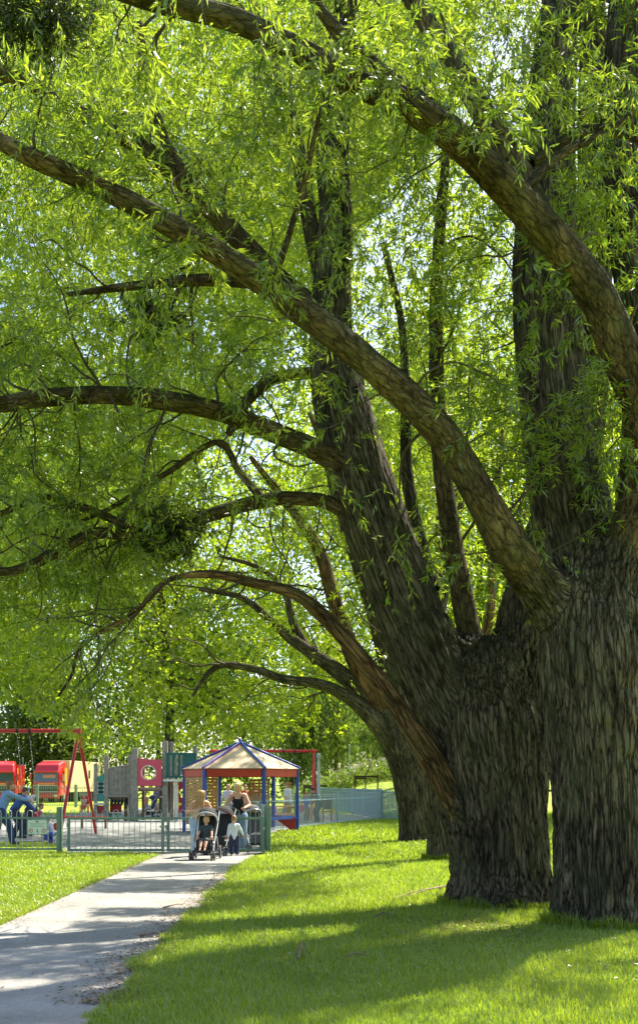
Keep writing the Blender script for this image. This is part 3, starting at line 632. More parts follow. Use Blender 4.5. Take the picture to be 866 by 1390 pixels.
_, C4 = limb_obj('limb', [(528, 975, 30.9, 15), (490, 935, 30.8, 13), (440, 898, 30.6, 10), (400, 870, 30.4, 8), (370, 845, 30.2, 6), (330, 812, 30, 4), (270, 800, 29.8, 2.5)], bark_old, tC, seg=24, step=.1, seed=55, cut=1.0, ridge=.01, lump=.1)
_, C5 = limb_obj('limb', [(430, 900, 30.6, 6), (400, 850, 30.5, 6), (385, 800, 30.4, 4), (350, 770, 30.3, 3), (300, 755, 30.2, 2)], bark_old, tC, seg=16, step=.12, seed=56, lump=.1)
_, C6 = limb_obj('limb', [(556, 1010, 31.3, 15), (580, 920, 31.6, 13), (590, 840, 31.8, 11), (600, 700, 32, 8), (610, 560, 32, 5)], bark_red, tC, seg=24, step=.12, seed=57, ridge=.01, lump=.08)

fuse(tA, .0150, .062, 5, 1); fuse(tB, .0160, .066, 5, 2); fuse(tC, .032, .05, 3, 3); fuse(tD, .032, .045, 3, 4)

# --- crowns
def finish(tree, limbs, spec, fills, fine_spec=None, m=leaf_willow, seed=1):
    rs = np.random.default_rng(seed); tw = Twigs(); parts = []
    for (lm, n2, len2, n3, up, dr, r2, L, nl, ll, lw, bias) in spec:
        A, Dd = grow(lm, n2, len2, n3, tw, up, dr, r2=r2, rs=rs, bias=bias)
        if nl == 0: continue
        if len(A): parts.append(crown_leaves(A, Dd, L, nl, ll, lw, rs=rs))
    tw.build('branches', bark_twig, tree)
    for (pts, L, nl, ll, lw, down) in fills:
        parts.append(crown_leaves(pts, rdir(len(pts), down, rs), L, nl, ll, lw, rs=rs, lit=pts is not NOLIT))
    a = cat(parts); leaves_obj('crown', a, m, tree)
    return len(a[0])
# extra leaf sprays, added where their shadows make the streaks across the path
def streak_points(n, rs):
    out = []
    for a, b, c_, d_, w in ((1173, 1183, 170, 325, 2), (1195, 1212, 120, 325, 5), (1234, 1244, 135, 290, 3), (1251, 1263, 100, 300, 4), (1282, 1330, -40, 300, 9), (1345, 1390, -40, 500, 6)):
        m = int(n*w/29); py = a+(b-a)*rs.random(m); px = c_+(d_-c_)*rs.random(m); D = F*EYE/(py-1065); gx = (px-433)/F*D
        z = 6.5+5.5*rs.random(m); P = np.stack([gx+KX*z, D+KY*z, z], -1)
        k = vnoise(np.stack([px/55, py/5, px*0], -1), 91) > .36; out.append(P[k])
    return np.concatenate(out)
shade_pts = streak_points(1500, np.random.default_rng(44))
cnt = {}; NOLIT = None
r_ = np.random.default_rng(3)
cnt['A'] = finish(tA, [A1, A3, A5, A8, A2, A6, A10], [
    ([A1, A3], 46, 1.5, 4, .2, .25, .016, .30, 12, .115, .020, (0, .6, -.1)),
    ([A5, A8, A2, A6, A10], 60, 2.0, 4, .2, .25, .02, .34, 12, .12, .021, (0, .5, 0)),
    ], [
    (frustum(2600, 430, 930, -260, 420, 13.5, 18, r_, .8, .50, 1), .35, 13, .12, .021, .4),
    (frustum(900, 560, 900, 420, 900, 14.5, 19, r_, .7, .52, 2), .35, 13, .12, .021, .3),
    (volume(1100, 6.2, 18.0, 12.5, 6, 6, 3.0, r_, 0, 1.2, .46, 3), .5, 14, .15, .035, .2),  # extra overhead leaves, added to shade the trunk and crown below
    (volume(700, 7.0, 18.5, 13.2, 5.5, 4.5, 2.2, r_, 0, 1.5, .47, 31), .55, 14, .16, .04, .2),  # second overhead clump, added to keep sun off the upper sprays
    ], seed=11)
cnt['B'] = finish(tB, [B1], [
    ([B4, B5], 62, 2.2, 5, .25, .2, .018, .32, 12, .12, .022, (0, .5, 0)),
    ([B7], 30, 2.2, 5, .25, .2, .018, .32, 12, .12, .022, (0, 1.1, 0)),
    ([B0[len(B0)//2:], B10, B13], 40, 1.6, 4, -.1, .2, .012, .28, 9, .10, .020, (0, .4, 0)),
    ([B1[len(B1)//2:], B2, B9, B3, B11, B14, B12], 90, 2.3, 5, .2, .2, .02, .34, 12, .115, .021, (0, .3, 0)),
    ([B4, B5, B7, B0[len(B0)//2:]], 60, 1.7, 5, -.25, .3, .014, .25, 0, .11, .02, (0, -.1, -.1)),
    ], [
    (frustum(3300, -60, 480, -240, 560, 16.2, 22, r_, .8, .52, 4), .42, 14, .14, .027, .3),
    (frustum(1300, -60, 420, 500, 800, 15.5, 22, r_, .8, .53, 5), .42, 13, .14, .027, .3),
    (frustum(1800, 440, 760, -200, 800, 17, 24, r_, 1.0, .48, 6), .45, 14, .15, .030, .3),
    (frustum(2600, 400, 620, 140, 660, 18, 24, r_, .9, .44, 23), .45, 14, .14, .028, .3),
    (shade_pts, .35, 14, .13, .026, .3),
    ], seed=12)
NOLIT = frustum(1900, 370, 640, 60, 660, 40, 52, r_, 1.6, .40, 24)
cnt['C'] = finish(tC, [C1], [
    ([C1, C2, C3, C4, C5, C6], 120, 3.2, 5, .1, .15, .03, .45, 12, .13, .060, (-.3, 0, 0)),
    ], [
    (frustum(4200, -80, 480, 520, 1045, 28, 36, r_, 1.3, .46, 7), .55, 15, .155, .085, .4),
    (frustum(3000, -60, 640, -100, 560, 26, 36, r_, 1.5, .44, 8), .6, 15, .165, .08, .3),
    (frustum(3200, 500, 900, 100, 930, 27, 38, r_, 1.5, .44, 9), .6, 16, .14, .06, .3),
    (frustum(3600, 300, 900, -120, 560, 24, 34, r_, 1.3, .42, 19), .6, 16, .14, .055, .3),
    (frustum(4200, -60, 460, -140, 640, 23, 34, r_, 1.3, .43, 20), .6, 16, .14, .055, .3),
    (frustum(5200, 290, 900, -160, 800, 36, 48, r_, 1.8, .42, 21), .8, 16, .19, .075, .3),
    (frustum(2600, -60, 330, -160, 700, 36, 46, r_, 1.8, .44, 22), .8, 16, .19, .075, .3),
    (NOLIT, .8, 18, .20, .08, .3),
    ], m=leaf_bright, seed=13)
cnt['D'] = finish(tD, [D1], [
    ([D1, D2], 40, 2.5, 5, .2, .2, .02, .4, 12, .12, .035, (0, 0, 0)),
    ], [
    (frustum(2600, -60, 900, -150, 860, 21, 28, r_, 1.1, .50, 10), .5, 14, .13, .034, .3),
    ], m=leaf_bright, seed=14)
print('LEAVES', cnt)

# hanging lit sprays in front of the right-hand stems, and shoots in front of limbs: fine curved leaves with their own twigs
def fine_sprays(tree, pts_px, seed, m=leaf_willow, ll=.105, lw=.017, name='shoots'):
    rs = np.random.default_rng(seed); tw = Twigs(); An = []; Dn = []
    for (px, py, D, sp, n, dx, dz) in pts_px:
        for _ in range(n):
            p = np.array(W(px+rs.normal()*sp, py+rs.normal()*sp, D+rs.normal()*.25))
            d = unit(np.array([dx, 0, dz])+rs.normal(size=3)*.45)
            b = rough_branch(p, d, .35+.35*rs.random(), .004, .3, .25, 6, rs); tw.add(b, 3)
            for k in range(1, 7): An.append(b[k, :3]); Dn.append(unit(b[k, :3]-b[k-1, :3]))
    An, Dn = np.array(An), np.array(Dn)
    a = leaf_arrays(An, Dn, np.full(len(An), .07), 5, ll, lw, .1, .8, rs)
    leaves_obj(name, a, m, tree, fine=True); tw.build('shoot_stems', bark_twig, tree)
fine_sprays(tA, [
    (700, 560, 12.6, 22, 22, -.3, .6), (650, 545, 12.7, 20, 14, -.4, .3), (725, 620, 12.5, 25, 12, .2, .5), (620, 520, 12.8, 15, 7, -.3, .3),
    (780, 560, 12.6, 30, 18, .2, -.2), (830, 600, 12.3, 28, 16, .1, -.3), (820, 520, 12.4, 30, 12, 0, -.4),
    (760, 90, 11.8, 45, 26, -.1, -.5), (700, 40, 11.6, 40, 22, 0, -.6), (820, 250, 12, 30, 20, .2, .1), (760, 320, 12.2, 22, 10, .3, 0), (850, 130, 12, 28, 14, 0, -.2),
    (590, 30, 10.6, 25, 12, 0, -.6), (640, 120, 10.8, 30, 12, 0, -.4), (480, 60, 10.3, 28, 18, -.1, -.5), (540, 110, 10.4, 22, 8, 0, -.5),
    (400, 30, 10.1, 28, 18, 0, -.6), (350, 70, 10.2, 22, 14, 0, -.6), (300, 130, 10.6, 26, 12, 0, -.5), (370, 150, 10.4, 22, 12, .1, -.6),
    ], 61)
fine_sprays(tB, [
    (60, 110, 11.8, 42, 22, -.2, -.5), (150, 130, 12, 40, 12, -.1, -.5), (120, 60, 12, 45, 18, 0, -.5),
    (30, 200, 10.6, 24, 10, -.2, -.4), (100, 215, 10.5, 20, 6, -.2, .5), (20, 330, 12, 30, 16, 0, -.4), (80, 440, 12.6, 40, 12, 0, -.3),
    (200, 440, 13, 45, 12, 0, -.4), (240, 470, 13, 30, 12, 0, -.3), (20, 480, 12.4, 30, 14, 0, -.4), (330, 490, 14, 30, 12, 0, -.3), (460, 180, 14.5, 18, 14, 0, -.4), (440, 100, 14.6, 20, 10, 0, -.4),
    (20, 600, 12.5, 25, 8, 0, -.4), (450, 300, 14.6, 12, 8, .2, -.3),
    ], 62)

# mistletoe bunches in the crowns
def mistletoe(label, px, py, D, r, n, seed):
    rs = np.random.default_rng(seed); c = np.array(W(px, py, D)); e = tag(empty('mistletoe'), label, 'plant')
    tw = Twigs(); An = []; Dn = []
    for _ in range(n):
        d = unit(rs.normal(size=3)*np.array([1, .8, .8])); b = rough_branch(c+rs.normal(size=3)*r*.35*np.array([1.6, .6, .5]), d, r*(.6+.5*rs.random()), .006, .5, .3, 6, rs); tw.add(b, 3)
        for k in range(2, 7): An.append(b[k, :3]); Dn.append(unit(b[k, :3]-b[k-1, :3]))
    An, Dn = np.array(An), np.array(Dn)
    leaves_obj('leaves', leaf_arrays(An, Dn, np.full(len(An), .12), 7, .07, .022, .1, 1.0, rs), leaf_dark, e); tw.build('stems', bark_twig, e)
mistletoe('dark mistletoe bunch hanging at upper left corner of the crowns', 55, 20, 12.2, .55, 190, 71)
mistletoe('dark mistletoe bunch on the low limb left of the leaning willow', 228, 722, 14.4, .38, 130, 72)
mistletoe('small dark mistletoe tuft above the long level limb', 205, 425, 14.6, .28, 50, 73)

# ------------------------------------------------------------------ middle and far trees
def round_tree(name, label, x, y, H, rad, z0, n, lsz, m, seed, group=None, cat_='tree', trunk_r=.25, view=False, lobes=9, droop=.2, stretch=.5, aspect=.55):
    rs = np.random.default_rng(seed); g = float(gz(x, y)); e = tag(empty(name), label, cat_, group)
    S = np.array([(x, y, g-.1, trunk_r), (x+.2*rs.normal(), y, g+H*.25, trunk_r*.85), (x+.4*rs.normal(), y, g+H*.55, trunk_r*.6), (x+.5*rs.normal(), y, g+H*.9, trunk_r*.15)])
    S = spline(S, .5); V, Q, T, bk = tube_np(S, 14, ridge=.03 if trunk_r > .1 else 0, flare=.2, fl_h=.5, seed=seed)
    np_mesh('trunk', V, [Q, T], bark_old if trunk_r > .1 else bark_twig, e, smooth=True, vattr=bk)
    tw = Twigs()
    cz = g+(H+z0)/2; hz = (H-z0)/2
    pts = []; ntot = 0
    for k in range(lobes):
        u = unit(rs.normal(size=3)); c = np.array([x, y, cz])+u*np.array([rad*.6, rad*.6, hz*.62])
        rr = rad*(.38+.25*rs.random()); q = unit(rs.normal(size=(n//lobes, 3)))*(.45+.6*rs.random((n//lobes, 1)))
        pts.append(c+q*np.array([rr, rr, rr*(.8+stretch*rs.random())]))
        s0 = S[int(len(S)*(.3+.6*rs.random()))-1]
        if trunk_r > .1:
            B = np.array([np.append(s0[:3], trunk_r*.35), np.append((s0[:3]+c)/2+[0, 0, -.2], trunk_r*.22), np.append(c, .03)]); tw.add(spline(B, .5), 6)
    P = np.concatenate(pts); k = fbm(P/(rad*.33), seed)  # open the crown up between clumps
    P = P[(k > .36) & (P[:, 2] > g+z0*.8)]
    if view: P = P[keep_view(P) & (rs.random(len(P)) < np.clip(light_keep(P)+.3, 0, 1))]
    tw.build('branches', bark_twig, e) if trunk_r > .1 else None
    M = len(P); ax = unit(rs.normal(size=(M, 3))+np.array([0, 0, -droop*2])); nr = unit(rs.normal(size=(M, 3))+np.array([0, 0, .6])); sd = unit(np.cross(ax, nr)); nr = np.cross(sd, ax)
    tint = np.clip(.36+.18*rs.normal(size=M)+(vnoise(P/(rad*.2), seed+5)-.5)*.9, 0, 1)
    l = lsz*(.6+.8*rs.random(M))
    leaves_obj('crown', (P, ax, sd, nr, l, l*aspect, tint), m, e)
    return e
mid = [('sunlit yellow-green tree arching behind the timber climbing frame', 222, 62, 24, 9.5, 2.3, 70000, .27, .3, True),
       ('tall bright tree standing behind the red swings', -60, 66, 30, 10, 5.0, 70000, .29, .3, True),
       ('bright tree rising behind the striped shelter roof', 543, 74, 30, 12, 4.0, 70000, .30, .28, True),
       ('tall tree filling the gap above the farthest slanting willow', 650, 64, 30, 9.5, 4.0, 80000, .25, .28, True),
       ('green tree seen between the middle and nearest willow trunks', 770, 58, 27, 9, 3.5, 70000, .25, .3, False),
       ('tall tree standing beyond the nearest willow at the right edge', 960, 50, 24, 8, 4.0, 40000, .24, .3, False)]
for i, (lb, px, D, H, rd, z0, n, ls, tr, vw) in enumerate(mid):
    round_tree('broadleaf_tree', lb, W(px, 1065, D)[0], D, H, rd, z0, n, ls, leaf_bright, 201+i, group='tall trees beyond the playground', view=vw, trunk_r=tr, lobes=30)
far = [(-44, 118, 20, 8, 'deep green round tree rising behind the left lorry'), (-33, 128, 24, 9, 'tall dark tree behind the gap between the two lorries'), (-27, 116, 15, 6, 'lower pale green tree directly above the right lorry cab'),
       (-19, 132, 22, 8, 'dark tree behind the cream lorry trailer'), (-9, 138, 24, 9, 'distant tree hidden behind the climbing frame crowns'), (3, 150, 22, 9, 'distant tree behind the shelter roof'),
       (12, 140, 19, 8, 'rounded distant tree beyond the weedy bank'), (22, 146, 24, 9, 'distant tree framed between the two left willow trunks'), (33, 140, 21, 9, 'distant tree behind the broad middle willow'),
       (45, 150, 24, 10, 'distant tree behind the nearest willow'), (-58, 130, 24, 10, 'large distant tree at the left edge')]
for i, (x, y, H, rd, lb) in enumerate(far):
    round_tree('distant_tree', lb, x, y, H, rd, 1.2, 13000, .55, leaf_far, 300+i, group='trees along the far side of the park', trunk_r=.35, lobes=14)
for i, (px, D, H, rd, lb) in enumerate([(395, 100, 11, 3.6, 'pale weeping tree left of the lamp post on the bank'), (455, 104, 12.5, 4.0, 'pale weeping tree beside the tall lamp post'), (528, 98, 10, 3.6, 'pale weeping tree just left of the farthest willow trunk')]):
    round_tree('weeping_tree', lb, W(px, 1065, D)[0], D, H, rd, 1.0, 12000, .36, leaf_far, 330+i, group='weeping trees on the bank', trunk_r=.15, lobes=12, droop=1.6, stretch=1.6, aspect=.3)
def hedge(label, x0, x1, y, h, n, seed, m=leaf_far):
    rs = np.random.default_rng(seed); x = x0+(x1-x0)*rs.random(n); yy = y+rs.normal(size=n)*1.2
    top = h*(.55+.9*vnoise(np.stack([x*.35, x*0, x*0], -1), seed)); z = gz(x, yy)+top*rs.random(n)**.7
    P = np.stack([x, yy, z], -1); M = n; ax = unit(rs.normal(size=(M, 3))); nr = unit(rs.normal(size=(M, 3))+[0, 0, .6]); sd = unit(np.cross(ax, nr)); nr = np.cross(sd, ax)
    l = .42*(.6+.8*rs.random(M)); o = leaves_obj('undergrowth', (P, ax, sd, nr, l, l*.6, np.clip(.45+.25*rs.normal(size=M), 0, 1)), m); tag(o, label, 'undergrowth', kind='stuff')
hedge('dark undergrowth along the foot of the far trees', -75, 70, 112, 7.0, 42000, 401)
# saplings on the bank
for i, (px, D, H, lb) in enumerate([(497, 72, 4.6, 'thin staked sapling between the tall lamp post and the farthest willow'), (428, 74, 4.0, 'thin staked sapling beside the white lamp post'), (741, 62, 4.2, 'thin staked sapling seen between the two big trunks')]):
    x = W(px, 1065, D)[0]
    round_tree('sapling', lb, x, D, H, .8, 1.9, 700, .16, leaf_far, 350+i, group='young staked trees', trunk_r=.04, lobes=5)
    e = tag(empty('tree_stake', (x, D, float(gz(x, D)))), 'dark timber stake frame round the %s sapling' % ['rightmost grassy-bank', 'lamp-post', 'between-trunks'][i], 'stake', 'tree stake frames')
    wm = bpy.data.materials.get('stake_wood') or mat('stake_wood', (.045, .032, .022), .8)
    for sx in (-.75, .75): MB().box((sx, .1*sx, .62), (.09, .09, 1.24), bev=.01).build('post', wm, e)
    MB().box((0, .0, 1.12), (1.5, .05, .12), rz=.12, bev=.01).build('crossbar', wm, e)
    MB().box((-.35, .05, 1.0), (.8, .05, .1), rz=-.25, bev=.01).build('crossbar', wm, e)

# ------------------------------------------------------------------ grass
def blades(name, n, x0f, x1f, d0, d1, h, w, m, seed, excl=None, label=None, power=1.0):
    rs = np.random.default_rng(seed)
    D = d0*(d1/d0)**(rs.random(n)**power); px0, px1 = x0f(D), x1f(D); x = px0+(px1-px0)*rs.random(n)
    k = fbm(np.stack([x*1.1, D*1.1, x*0], -1), seed+1)
    keep = k > 0
    if excl is not None: keep &= ~excl(x, D)
    x, D, k = x[keep], D[keep], k[keep]; M = len(x)
    hh = h*(.45+.9*rs.random(M))*(.55+k)*(1+ .012*(D-10)); a = rs.random(M)*2*np.pi; lean = .2+.7*rs.random(M)
    ww = w*(.7+.6*rs.random(M))*(1+.06*np.maximum(D-8, 0))
    B = np.stack([x, D, gz(x, D)-.006], -1); ca, sa = np.cos(a), np.sin(a)
    sd = np.stack([-sa, ca, a*0], -1)*ww[:, None]/2; ln = np.stack([ca, sa, a*0], -1)*(hh*lean)[:, None]; up = np.array([0, 0, 1.])*hh[:, None]
    V = np.stack([B-sd, B+sd, B+up*.55+ln*.3+sd*.8, B+up*.55+ln*.3-sd*.8, B+up*.95+ln], 1).reshape(-1, 3)
    b = np.arange(M)*5
    tint = np.clip(.15+.75*k+.25*rs.normal(size=M), 0, 1)
    o = np_mesh(name, V, [np.stack([b, b+1, b+2, b+3], -1), np.stack([b+3, b+2, b+4], -1)], m, fattr=np.concatenate([tint, tint]))
    tag(o, label, 'grass', kind='stuff')
    return o
blade_mat = leaf_material('grass_blade', (.11, .17, .010), (.28, .35, .025), (.24, .40, .010), (.56, .66, .035), .45, .05)
def in_path(x, D): return (x > np.interp(D, yy, wl)) & (x < np.interp(D, yy, wr)-.03+.1*(vnoise(np.stack([x*5, D*5, x*0], -1), 8)-.5))
TR = [(3.40, 13, .74), (2.46, 15, .80), (2.68, 24, .42), (2.72, 31, .55)]
def excl_r(x, D):
    m = in_path(x, D)
    for tx, ty, tr in TR: m |= (x-tx)**2+(D-ty)**2 < (tr*.97)**2
    return m
blades('grass', 230000, lambda D: -1.95+0*D, lambda D: D*.34+.3, 6.8, 24, .062, .0052, blade_mat, 501, excl_r, 'green lawn grass under the willows right of the path')
blades('grass', 90000, lambda D: -D*.31-.3, lambda D: -3.60+0*D, 10.5, 26, .050, .0050, blade_mat, 502, None, 'bright cropped grass left of the path')
blades('grass', 70000, lambda D: np.interp(D, [24, 26, 35, 38.5, 44, 50, 60], [-1.2, -1.2, -1.85, -1.1, -.15, 2.7, 3]), lambda D: D*.2+1, 24, 60, .075, .010, blade_mat, 503, excl_r, 'sunlit grass between the fence and the far willow trunks')
rs = np.random.default_rng(77); tx = []; ty = []
for (cx_, cy_, cr_) in TR[:3]:
    a = np.pi+rs.random(900)*np.pi; k = cr_*(1.0+.10*rs.random(900)); tx.append(cx_+k*np.cos(a)); ty.append(cy_+k*np.sin(a))
tx, ty = np.concatenate(tx), np.concatenate(ty); M = len(tx); hh = .10+.16*rs.random(M)*vnoise(np.stack([tx*4, ty*4, tx*0], -1), 3); a = rs.random(M)*6.28
B_ = np.stack([tx, ty, gz(tx, ty)-.01], -1); sd = np.stack([-np.sin(a), np.cos(a), a*0], -1)*.005; ln = np.stack([np.cos(a), np.sin(a), a*0], -1)*(hh*.5)[:, None]; up_ = np.array([0, 0, 1.])*hh[:, None]
V_ = np.stack([B_-sd, B_+sd, B_+up_*.6+ln*.3+sd*.8, B_+up_*.6+ln*.3-sd*.8, B_+up_+ln], 1).reshape(-1, 3); b_ = np.arange(M)*5; tt = rs.random(M)
tag(np_mesh('grass_tufts', V_, [np.stack([b_, b_+1, b_+2, b_+3], -1), np.stack([b_+3, b_+2, b_+4], -1)], blade_mat, fattr=np.concatenate([tt, tt])), 'longer untrimmed grass round the feet of the willows', 'grass', kind='stuff')
# weeds with pale seed heads on the bank
rs = np.random.default_rng(9); n = 2600
x = 1+rs.random(n)*17-3; D = 78+rs.random(n)*9; h = .5+.9*rs.random(n); tw = Twigs(); P = np.stack([x, D, gz(x, D)], -1)
A4 = []; 
M = n*9; i = np.repeat(np.arange(n), 9); pos = P[i]+np.stack([rs.normal(size=M)*.12, rs.normal(size=M)*.12, h[i]*rs.random(M)], -1)
ax = unit(rs.normal(size=(M, 3))*.5+[0, 0, .8]); nr = unit(rs.normal(size=(M, 3))); sd = unit(np.cross(ax, nr)); nr = np.cross(sd, ax); l = .22*(.6+.8*rs.random(M))
tag(leaves_obj('weeds', (pos, ax, sd, nr, l, l*.4, np.clip(.5+.3*rs.normal(size=M), 0, 1)), leaf_far), 'tall rank weeds and nettles covering the bank', 'weeds', kind='stuff')
i = rs.choice(n, 260); pos = P[i]+np.stack([i*0, i*0, h[i]], -1); M = len(i)
ax = unit(rs.normal(size=(M, 3))*.3+[0, 0, 1]); nr = unit(rs.normal(size=(M, 3))); sd = unit(np.cross(ax, nr)); nr = np.cross(sd, ax)
tag(leaves_obj('seed_heads', (pos, ax, sd, nr, np.full(M, .34), np.full(M, .17), rs.random(M)), leaf_material('seed_head', (.45, .36, .28), (.6, .55, .45), (.3, .25, .2), (.4, .35, .3), .3, .02)), 'pale pinkish seed heads above the weeds on the bank', 'weeds', kind='stuff')

# fallen litter and sticks
def litter(n, fx, label, seed, m, sz=.035):
    rs = np.random.default_rng(seed); x, D = fx(rs, n); M = len(x)
    P = np.stack([x, D, gz(x, D)+.012+.02*rs.random(M)], -1); a = rs.random(M)*6.28
    ax = unit(np.stack([np.cos(a), np.sin(a), rs.normal(size=M)*.2], -1)); nr = unit(rs.normal(size=(M, 3))*.3+[0, 0, 1]); sd = unit(np.cross(ax, nr)); nr = np.cross(sd, ax)
    l = sz*(.5+1.2*rs.random(M))
    tag(leaves_obj('fallen_leaves', (P, ax, sd, nr, l, l*.35, rs.random(M)), m), label, 'leaves', kind='stuff')
litm = leaf_material('dry_leaf', (.10, .055, .025), (.42, .30, .15), (.05, .03, .01), (.2, .12, .05), .2, .04)
litter(2800, lambda rs, n: ((lambda D: (np.interp(D, yy, wr)+rs.normal(size=n)*.16-np.abs(rs.normal(size=n))*.06, D))(8+rs.random(n)**1.5*12)), 'dry brown leaves and twigs along the right edge of the path', 601, litm)
litter(700, lambda rs, n: (-3.62+rs.normal(size=n)*.07, 10+rs.random(n)*14), 'dry leaves along the left edge of the path', 602, litm)
litter(420, lambda rs, n: ((lambda D: (-3.6+rs.random(n)*2.0, D))(8+rs.random(n)*14)), 'scattered dry leaves on the path', 603, litm, .028)
litter(2400, lambda rs, n: (1.6+rs.normal(size=n)*.55, 12.4+rs.normal(size=n)*.8), 'brown litter in the grass between the big trunks', 604, litm)
litter(3200, lambda rs, n: (-1.2+rs.random(n)*5, 9+rs.random(n)*9), 'dry leaves scattered in the right lawn', 605, litm)
litter(900, lambda rs, n: (-1.0+rs.random(n)*5.5, 9.5+rs.random(n)*20), 'tiny white daisies and pale petals dotted in the right lawn', 606, leaf_material('daisy', (.6, .6, .55), (.75, .75, .7), (.4, .4, .35), (.5, .5, .45), .3, .02), .03)
stm = mat('dead_wood', (.20, .14, .085), .85, .3, 9)
def stick(label, pts, r, side=None):
    o_pts = [(p[0], p[1], float(gz(p[0], p[1]))+p[2]) for p in pts]
    e = MB().tube(o_pts, [r*(1-.6*i/(len(pts)-1)) for i in range(len(pts))], 7)
    if side: e.tube([(p[0], p[1], float(gz(p[0], p[1]))+p[2]) for p in side], [r*.6, r*.4, r*.2][:len(side)], 6)
    tag(e.build('fallen_stick', stm, smooth=True), label, 'stick', 'fallen sticks on the lawn')
def g2(px, py, h=.03): a = G(px, py); return (a[0], a[1], h)
stick('long pale fallen stick left of the broad trunk', [g2(612, 1205), g2(590, 1208), g2(560, 1213), g2(536, 1222)], .022)
stick('second long stick lying just below the first', [g2(606, 1207, .05), g2(580, 1212, .05), g2(553, 1219)], .016)
stick('short dark stick in the middle of the shaded lawn', [g2(507, 1246), g2(520, 1243, .06), g2(540, 1245)], .014)
stick('small forked twig at the bottom edge of the lawn', [g2(404, 1300, .02), g2(411, 1291, .12), g2(422, 1298, .02)], .014, [g2(411, 1291, .12), g2(400, 1296, .02)])
stick('thin twig lying at the lawn foot right of the forked twig', [g2(468, 1298), g2(482, 1296, .05), g2(500, 1297)], .010)
stick('curved stick on the right edge of the path', [g2(222, 1234, .02), g2(238, 1231, .03), g2(250, 1229, .02)], .012)
stick('broken stick on the path edge litter', [g2(190, 1273, .02), g2(212, 1270, .03), g2(226, 1272, .02)], .012)

# ------------------------------------------------------------------ fences and gate
def X(px, D): return (px-433.0)/F*D
def Z(py, D): return EYE-(py-1065.0)/F*D
green = mat('green_paint', (.115, .20, .155), .45, .12, 5, spec=.5)
bluegrey = mat('blue_grey_paint', (.25, .36, .40), .45, .1, 5)
palegrey = mat('pale_grey_paint', (.38, .45, .45), .45, .1, 5)
galv = mat('galvanised', (.32, .36, .33), .4, .15, 7, metal=.3)
def fence(name, label, p0, p1, h, m, posts, pitch=.118, group='bow-topped railings round the playground', bar_m=None, r=.009, rail=(.78, .12), hoop=True, pr=.05, seg=5):
    p0 = Vector((p0[0], p0[1], 0)); p1 = Vector((p1[0], p1[1], 0)); d = p1-p0; L = d.length; u = d/L
    rz = math.atan2(u.y, u.x); e = tag(empty(name, p0, rz), label, 'fence', group)
    n = max(2, int(L/pitch/2)); b = MB(); hr = h*rail[0]/.98*1.0
    for i in range(n):
        a = (i+.25)*L/n; w = L/n/4
        if hoop:
            pts = [(a-w, 0, .06), (a-w, 0, h-w)]+[(a-w*math.cos(t), 0, h-w+w*math.sin(t)) for t in (math.pi*.25, math.pi*.5, math.pi*.75)]+[(a+w, 0, h-w), (a+w, 0, .06)]
            b.tube(pts, r, seg)
        else:
            b.tube([(a, 0, .06), (a, 0, h)], r, seg)
    b.build('railing_bars', bar_m or m, e, smooth=True)
    for z in (hr, h*rail[1]):
        MB().box((L/2, 0, z), (L, .018, .045)).build('rail', m, e)
    for q in posts:
        MB().box((q*L, 0, h*.5+.03), (pr*1.6, pr*1.6, h+.06), bev=.008).build('post', m, e)
    return e
fence('bow_top_fence', 'green bow-topped railings left of the gate with a notice fixed on', (X(-260, 25.9), 25.9), (X(80, 25.9), 25.9), 1.0, green, (0, .45, 1.0), bar_m=galv, rail=(.80, .09))
fence('bow_top_fence', 'short green railing run going back from the right gate post', (-1.24, 26.0), (-1.95, 34.6), 1.08, green, (0.0, .5), bar_m=galv, rail=(.80, .09))
for (a, Da, b, Db, lb) in [(300, 34.0, 402, 39.0, 'railings in front of the striped shelter, ending at the pale blue post'), (402, 39.0, 458, 44.2, 'railings in front of the red swing frame and litter bin'), (458, 44.2, 516, 49.8, 'railings in front of the solid blue-grey fence')]:
    fence('bow_top_fence', lb, (X(a, Da), Da), (X(b, Db), Db), 1.24, bluegrey, (1.0,) if a != 402 else (1.0,), bar_m=palegrey, rail=(.82, .10), pr=.075 if b == 402 else .06, r=.0065, pitch=.125)
fence('bow_top_fence', 'dense pale blue-grey fence along the right side of the playground', (X(418, 80), 80), (X(516, 50), 50), 1.38, palegrey, (0, .12, .24, .36, .48, .6, .72, .84, 1.0), bar_m=bluegrey, pitch=.13, rail=(.86, .1), r=.015)
fence('bow_top_fence', 'blue-grey fence end running behind the farthest slanting willow', (X(516, 49.9)+.06, 49.9), (X(640, 47), 47), 1.33, bluegrey, (.0, .35, .7, 1.0), bar_m=bluegrey, pitch=.07, rail=(.92, .1), r=.020)
fence('bow_top_fence', 'far dark railings in front of the lorries', (X(-150, 78), 78), (X(175, 78), 78), 1.55, mat('dull_green_paint', (.20, .27, .26), .5), (0, .2, .39, .62, .78, 1.0), pitch=.16, r=.015, rail=(.86, .1), pr=.11, seg=4)

